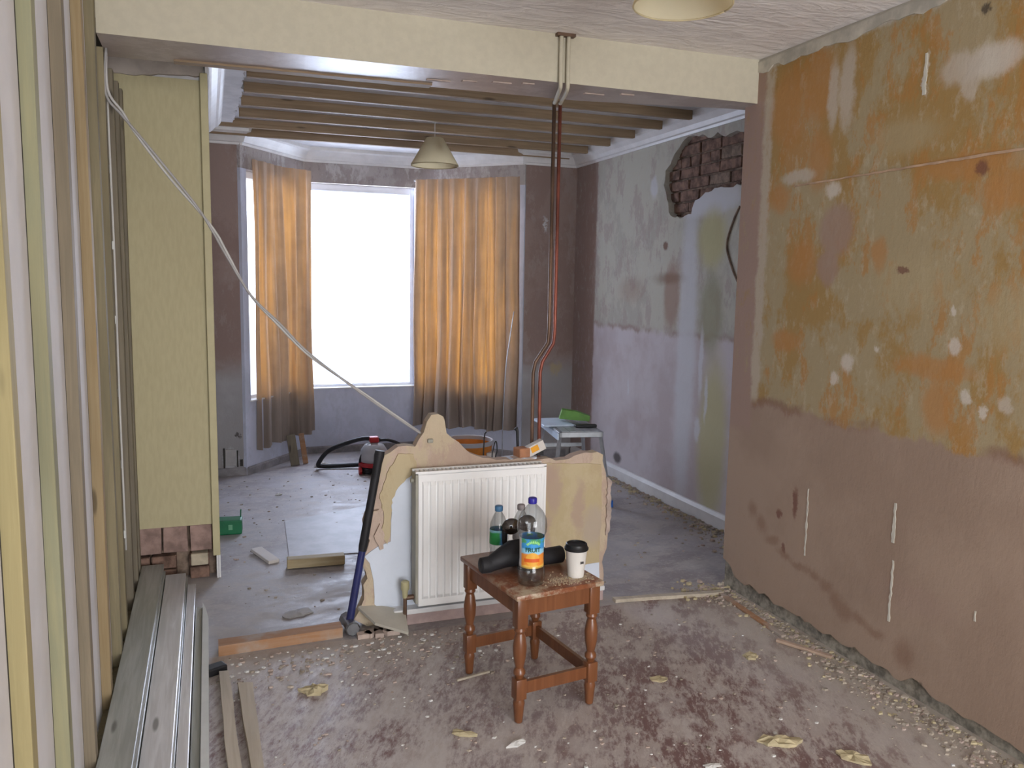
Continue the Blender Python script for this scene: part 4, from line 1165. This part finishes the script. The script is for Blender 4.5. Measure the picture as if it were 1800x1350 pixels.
# vacuum
vc = empty('vacuum_cleaner', (1.165, 6.22, 0))
tag(vc, 'red and white tub vacuum cleaner with black hose under the window', 'vacuum')
bm = bmesh.new(); lathe(bm, [(0.10, 0.01), (0.115, 0.015), (0.118, 0.05), (0.11, 0.055)], 28); mk('base', bm, m_black, vc, True, 40)
bm = bmesh.new(); lathe(bm, [(0.112, 0.055), (0.118, 0.058), (0.118, 0.085), (0.108, 0.09)], 28); mk('red_collar', bm, m_red, vc, True, 40)
bm = bmesh.new(); lathe(bm, [(0.106, 0.09), (0.108, 0.13), (0.098, 0.18), (0.075, 0.215), (0.045, 0.23), (0.0, 0.235)], 28); mk('dust_dome', bm, simple('pale_grey_dome', (0.45, 0.46, 0.48), 0.3, 0.05), vc, True)
bm = bmesh.new(); tube(bm, [(0.113*math.cos(a)*1.0 - 0.0, -0.02, 0.085+0.115*math.sin(a)) for a in [PI*k/14 for k in range(15)]], 0.009, 8); mk('band', bm, m_black, vc, True)
bm = bmesh.new(); box(bm, (-0.035, -0.03, 0.235), (0.035, 0.03, 0.28), bev=0.01); mk('carry_handle', bm, m_red, vc)
bm = bmesh.new()
tube(bm, smooth_path([(0.05, 0.02, 0.245), (-0.06, 0.03, 0.262), (-0.18, 0.05, 0.235), (-0.33, 0.12, 0.16), (-0.40, 0.18, 0.05), (-0.36, 0.22, 0.022), (-0.25, 0.2, 0.022), (-0.08, 0.16, 0.03)], 8), 0.017, 10)
mk('hose', bm, m_blackfab, vc, True)
bm = bmesh.new()
tube(bm, smooth_path([(0.05, 0.02, 0.245), (0.12, 0.03, 0.24), (0.22, 0.05, 0.19), (0.30, 0.08, 0.05)], 6), 0.012, 10)
mk('hose', bm, m_blackfab, vc, True)
for sx in (-1, 1):
    bm = bmesh.new(); tube(bm, [(sx*0.105, -0.05, 0.03), (sx*0.125, -0.05, 0.03)], 0.03, 14); mk('wheel', bm, m_red, vc, True, 40)

# timber offcuts leaning in the bay
for (xa, xb, w, lab, mt) in ((0.600, 0.632, 0.034, 'taller timber offcut propped under the left curtain', stud_mats[5]), (0.685, 0.700, 0.02, 'narrow reddish offcut propped beside the taller offcut', m_sole)):
    bm = bmesh.new(); box(bm, (-w, -0.011, 0), (w, 0.011, 0.245), xf((xa+0.012, 6.61+(xa-0.6)*0.5, 0.004), 0, R(-9), R(-7)), 0.002)
    tag(mk('timber_offcut', bm, mt), lab, 'offcut')
# bits on the far floor
bm = bmesh.new(); box(bm, (-0.145, -0.03, 0), (0.145, 0.03, 0.048), xf((0.485, 4.205, 0.006), R(-3)), 0.004)
tag(mk('timber_block', bm, m_block), 'long square timber block lying beyond the sole plate', 'timber')
bm = bmesh.new(); box(bm, (-0.03, -0.115, 0), (0.03, 0.115, 0.018), xf((0.245, 4.42, 0.004), R(20), R(2)), 0.003)
tag(mk('white_offcut', bm, m_card), 'small white board offcut left of the timber block', 'offcut')
gbx = empty('green_box', (0.085, 4.93, 0), R(-5))
tag(gbx, 'dark green plastic box on the floor right of the yellow panel', 'box')
bm = bmesh.new(); box(bm, (-0.075, -0.05, 0), (0.065, 0.05, 0.085), bev=0.008); mk('box_body', bm, m_dgreen, gbx)
B('box_label', (-0.008, -0.0515, 0.03), (0.014, -0.0495, 0.06), simple('pale_green_label', (0.15, 0.38, 0.22), 0.5, 0.05), gbx)
bm = bmesh.new(); tube(bm, [(0.055, 0.02, 0.07), (0.058, 0.02, 0.13)], 0.004, 6); mk('box_lever', bm, m_dgreen, gbx)
bm = bmesh.new()
tube(bm, smooth_path([(2.132, 6.0, 0.0), (2.14, 6.0, 0.5), (2.158, 6.0, 0.842), (2.185, 6.0, 1.05), (2.214, 6.0, 1.25)], 4), 0.004, 8)
tag(mk('wire_rod', bm, m_steel, None, True), 'thin pale wire standing in front of the right curtain', 'wire')

# ------------------------------------------------------------------ curtains
def curtain(name, path, z0s, ztop, npl, amp, label, seed, spread=1.0, gap=0.0):
    """pleated curtain along plan polyline; z0s bottom heights (start,end)"""
    P = [Vector(p) for p in path]
    Ls = [(P[i+1]-P[i]).length for i in range(len(P)-1)]
    tot = sum(Ls)
    def at(s):
        s = s*tot
        for i, L in enumerate(Ls):
            if s <= L or i == len(Ls)-1:
                d = (P[i+1]-P[i]).normalized()
                return P[i]+d*s, d
            s -= L
    rnd = random.Random(seed)
    ph = [rnd.uniform(0.7, 1.3) for _ in range(npl+3)]
    cum = [0]
    for q in ph[:npl]: cum.append(cum[-1]+q)
    NU, NV = npl*14, 36
    bm = bmesh.new(); g = []
    for j in range(NV+1):
        v = j/NV; row = []
        for i in range(NU+1):
            u = i/NU
            ww = u*cum[-1]
            k = 0
            while k < npl-1 and cum[k+1] < ww: k += 1
            loc = (ww-cum[k])/(cum[k+1]-cum[k])
            a_ = amp*(0.55+0.45*ph[k])*(0.30+0.9*v)
            uu = 0.5+(u-0.5)*(1+(spread-1)*v) + 0.010*math.sin(3*v*PI+k)*v
            p, d = at(min(max(uu, 0), 1)) if 0 <= uu <= 1 else (at(min(max(uu, 0), 1))[0]+at(min(max(uu, 0), 1))[1]*(uu-min(max(uu, 0), 1))*tot, at(min(max(uu, 0), 1))[1])
            n = Vector((d.y, -d.x))
            off = a_*math.sin(2*PI*loc) + 0.35*a_*math.sin(4*PI*loc+k) + 0.01*math.sin(v*5+u*9)
            z = ztop + (z0s[0]+(z0s[1]-z0s[0])*u + 0.012*math.sin(u*17+seed) - ztop)*v
            row.append(bm.verts.new((p.x+n.x*off, p.y+n.y*off, z)))
        g.append(row)
    for a, b in zip(g, g[1:]):
        for i in range(NU):
            bm.faces.new((a[i], a[i+1], b[i+1], b[i]))
    cu = empty(name)
    tag(cu, label, 'curtain')
    mk('curtain_cloth', bm, m_curtain, cu, True)
    bm = bmesh.new()
    tube(bm, [(p.x+0.0, p.y+0.045, ztop-0.005) for p in P], 0.007, 8)
    mk('curtain_track', bm, m_upvc, cu)
    return cu
curtain('curtain', [(0.325, 6.47), (0.60, 6.82), (0.80, 6.93)], (0.17, 0.21), 2.335, 6, 0.030, 'peach curtain hanging at the left side of the bay window', 3, 1.0)
curtain('curtain', [(1.66, 6.94), (1.78, 6.85), (2.37, 6.33)], (0.23, 0.24), 2.315, 9, 0.032, 'wider orange-glowing curtain hanging at the right side of the bay', 5, 1.05)

# ------------------------------------------------------------------ pendant lamps
def pendant(name, x, y, zc, zt, zb, rt, rb, mt, label):
    p = empty(name, (x, y, 0))
    tag(p, label, 'lamp')
    bm = bmesh.new(); tube(bm, [(0, 0, zc), (0, 0, zt-0.02)], 0.0025, 6); mk('flex', bm, m_cable, p)
    bm = bmesh.new(); lathe(bm, [(0.035, zc), (0.033, zc-0.012), (0.012, zc-0.022), (0.006, zc-0.03)], 20); mk('ceiling_rose', bm, m_cable, p, True, 40)
    bm = bmesh.new(); lathe(bm, [(rb, zb), (rb*1.005, zb+0.006), (rt, zt)], 40, cap=False); mk('lamp_shade', bm, mt, p, True)
    bm = bmesh.new()
    tube(bm, [(rb*math.cos(2*PI*k/40), rb*math.sin(2*PI*k/40), zb) for k in range(41)], 0.0025, 6)
    mk('shade_rim', bm, mt, p, True)
    bm = bmesh.new()
    for k in range(3):
        a = 2*PI*k/3
        tube(bm, [(0.014*math.cos(a), 0.014*math.sin(a), zt-0.03), (rt*math.cos(a), rt*math.sin(a), zt-0.006)], 0.0015, 5)
    lathe(bm, [(0.016, zt-0.065), (0.018, zt-0.02), (0.008, zt-0.01)], 14)
    mk('lamp_holder', bm, m_cable, p)
    bm = bmesh.new(); lathe(bm, [(0.0, zt-0.15), (0.018, zt-0.145), (0.029, zt-0.12), (0.024, zt-0.09), (0.012, zt-0.066)], 16); mk('bulb', bm, simple('opal_bulb', (0.8, 0.8, 0.76), 0.3, 0.02), p, True)
pendant('pendant_lamp', 1.42, 5.40, ZC2, 2.402, 2.225, 0.055, 0.155, m_shade, 'conical cream lampshade hanging in the far room before the window')
pendant('pendant_lamp', 1.29, 2.15, ZC, 2.44, 2.262, 0.06, 0.140, m_shade2, 'pale lampshade cut off by the top edge in the near room')

# ------------------------------------------------------------------ rubble and litter
def chip(bm, x, y, z, s, rnd, flat=0.4):
    k = rnd.randint(4, 6)
    a0 = rnd.uniform(0, 6.28)
    bot, top = [], []
    tx, ty = rnd.uniform(-.25, .25), rnd.uniform(-.25, .25)
    for i in range(k):
        a = a0+2*PI*i/k
        r = s*rnd.uniform(0.55, 1.1)
        dx, dy = r*math.cos(a), r*math.sin(a)*0.8
        bot.append(bm.verts.new((x+dx, y+dy, z)))
        top.append(bm.verts.new((x+dx*0.8, y+dy*0.8, z+s*flat*(1+tx*dx/s+ty*dy/s))))
    bm.faces.new(bot[::-1]); bm.faces.new(top)
    for i in range(k):
        bm.faces.new((bot[i], bot[(i+1) % k], top[(i+1) % k], top[i]))
def rubble(name, n, fn, mats, label, seed, smin, smax, flat=0.4):
    rnd = random.Random(seed); bm = bmesh.new()
    for i in range(n):
        x, y = fn(rnd)
        f0 = len(bm.faces)
        s = smin+(smax-smin)*rnd.random()**3
        chip(bm, x, y, 0.0005, s, rnd, flat)
        bm.faces.ensure_lookup_table()
        mi = rnd.randrange(len(mats))
        for q in range(f0, len(bm.faces)): bm.faces[q].material_index = mi
    return tag(mk(name, bm, mats), label, 'rubble', kind='stuff')
def along_right(r):
    y = r.uniform(1.2, 3.25)
    return 2.34-abs(r.gauss(0, 0.05 if y > 2.5 else 0.085)), y
rubble('wall_foot_rubble', 2600, along_right, [m_chipg, m_chipg, m_chipp, m_chipg, m_chipy], 'grey and tan rubble along the foot of the near right wall', 1, 0.002, 0.016, 0.45)
rubble('skirting_rubble', 900, lambda r: (lambda y: (2.87-abs(r.gauss(0, 0.05+0.05*max(0, 4.8-y))), y))(r.uniform(3.6, 5.6)), [m_chipg, m_chipg, m_chipy, m_chipp], 'brown rubble heap along the white skirting of the far room', 2, 0.003, 0.024, 0.5)
rubble('corner_rubble', 260, lambda r: (2.24+r.gauss(0, 0.07), 3.27+r.gauss(0, 0.06)), [m_chipy, m_chipg, m_chipp], 'yellowish rubble heap where strip meets the right wall corner', 3, 0.004, 0.02, 0.6)
rubble('threshold_crumbs', 700, lambda r: (r.uniform(0.0, 1.0)+r.gauss(0, .1), 3.24-abs(r.gauss(0, 0.17))), [m_chipp, m_chipp, m_chipg, m_chipw], 'pale plaster crumbs in front of the orange sole plate', 4, 0.0015, 0.014, 0.4)
rubble('near_floor_crumbs', 900, lambda r: (r.uniform(0.15, 2.25), r.uniform(1.7, 3.15)), [m_chipp, m_chipg, m_chipp, m_chipg, m_chipw], 'scattered plaster crumbs over the purple near floor', 5, 0.001, 0.011, 0.35)
rubble('far_floor_crumbs', 650, lambda r: (r.uniform(0.05, 2.8), r.uniform(3.5, 6.3)), [m_chipp, m_chipg, m_chipg], 'scattered plaster crumbs over the grey far floor', 6, 0.002, 0.014, 0.4)
def paper(name, x, y, sx, sy, rz, mt, label, seed, h=0.012, crump=0.008, cat='scrap'):
    rnd = random.Random(seed)
    k = 14
    bm = bmesh.new()
    rr = [rnd.uniform(0.7, 1.1) for _ in range(k)]
    M = xf((x, y, 0.001), R(rz))
    c1 = bm.verts.new(M @ Vector((0, 0, h)))
    c0 = bm.verts.new(M @ Vector((0, 0, 0.0)))
    top, mid, bot = [], [], []
    for i in range(k):
        a = 2*PI*i/k
        px, py = sx*rr[i]*math.cos(a), sy*rr[i]*math.sin(a)
        mid.append(bm.verts.new(M @ Vector((px*0.55, py*0.55, h*0.8+rnd.uniform(-crump, crump)*0.6))))
        top.append(bm.verts.new(M @ Vector((px, py, max(0.003, rnd.uniform(0.0, crump)+0.002)))))
        bot.append(bm.verts.new(M @ Vector((px*0.97, py*0.97, 0.0))))
    for i in range(k):
        j = (i+1) % k
        bm.faces.new((c1, mid[i], mid[j])); bm.faces.new((mid[i], top[i], top[j], mid[j]))
        bm.faces.new((top[i], bot[i], bot[j], top[j])); bm.faces.new((c0, bot[j], bot[i]))
    return tag(mk(name, bm, mt), label, cat)
paper('paper_scrap', 0.315, 2.87, 0.055, 0.035, -20, m_chipy, 'crumpled yellow paper scrap on the floor right of the two battens', 1, 0.018, 0.02)
paper('paper_scrap', 0.745, 2.43, 0.045, 0.018, -35, m_chipy, 'yellow scrap lying in front and left of the table legs', 2, 0.012, 0.008)
paper('plaster_chip', 0.890, 2.322, 0.042, 0.016, 20, m_chipw, 'bright white plaster chip in front of the table', 3, 0.012, 0.004, 'chip')
paper('paper_scrap', 1.553, 2.56, 0.038, 0.028, -15, m_chipy, 'flat yellow scrap on the floor right of the table', 4, 0.006, 0.005)
paper('paper_scrap', 1.999, 2.614, 0.035, 0.03, 15, m_chipy, 'pale yellow scrap nearest the right wall rubble', 5, 0.01, 0.008)
paper('paper_scrap', 1.705, 2.06, 0.075, 0.035, -20, m_chipy, 'curled tan scrap at the lower right of the floor', 6, 0.016, 0.014)
paper('paper_scrap', 1.87, 1.91, 0.06, 0.04, -50, m_chipy, 'largest tan paper flake near the right wall foot', 7, 0.012, 0.012)
paper('plaster_chip', 1.42, 2.015, 0.03, 0.012, -10, m_chipw, 'small white plaster chip above the broken board edge', 8, 0.006, 0.003, 'chip')
paper('plaster_chip', 1.40, 1.93, 0.09, 0.025, 18, m_chipw, 'white broken board shard at the bottom edge of view', 9, 0.008, 0.003, 'chip')
paper('plaster_chip', 1.22, 1.99, 0.028, 0.02, -30, m_chipw, 'rounded white plaster flake left of the broken board shard', 10, 0.01, 0.004, 'chip')
paper('plaster_slab', 0.33, 3.60, 0.075, 0.05, 15, simple('pale_render', (0.42, 0.41, 0.41), 0.85, 0.1), 'pale plaster slab on the far floor behind the sole plate', 11, 0.012, 0.006, 'slab')
paper('rubble_lump', 0.82, 6.52, 0.07, 0.05, 0, m_chipw, 'white rubble heap under the window beside the offcuts', 12, 0.04, 0.02, 'rubble')
paper('plaster_chip', 0.415, 5.72, 0.03, 0.02, 10, m_chipw, 'white chip on the hardboard floor left of the stub wall', 13, 0.012, 0.006, 'chip')
bm = bmesh.new(); box(bm, (-0.07, -0.005, 0), (0.07, 0.005, 0.008), xf((0.895, 2.80, 0.001), R(12)), 0.001)
tag(mk('lath_strip', bm, m_pale_t), 'thin pink-grey lath strip on the floor under the table', 'lath')
bm = bmesh.new(); box(bm, (-0.012, -0.26, 0), (0.012, 0.26, 0.012), xf((2.255, 2.98, 0.001), R(-3)), 0.002)
tag(mk('lath_strip', bm, m_sole), 'orange timber strip along the foot of the right wall', 'lath')
bm = bmesh.new(); box(bm, (-0.01, -0.115, 0), (0.01, 0.115, 0.012), xf((2.245, 2.60, 0.001), R(28)), 0.002)
tag(mk('lath_strip', bm, simple('pinkish_lath', (0.45, 0.33, 0.25), 0.8, 0.1)), 'short pinkish lath lying askew beside the right wall rubble', 'lath')

# ------------------------------------------------------------------ outside the bay
struct(B('ground', (-8, 7.4, -0.4), (12, 30, -0.3), simple('pale_paving', (0.55, 0.55, 0.55), 0.9, 0.1, 3)), 'pale paving outside the bay window', 'ground')
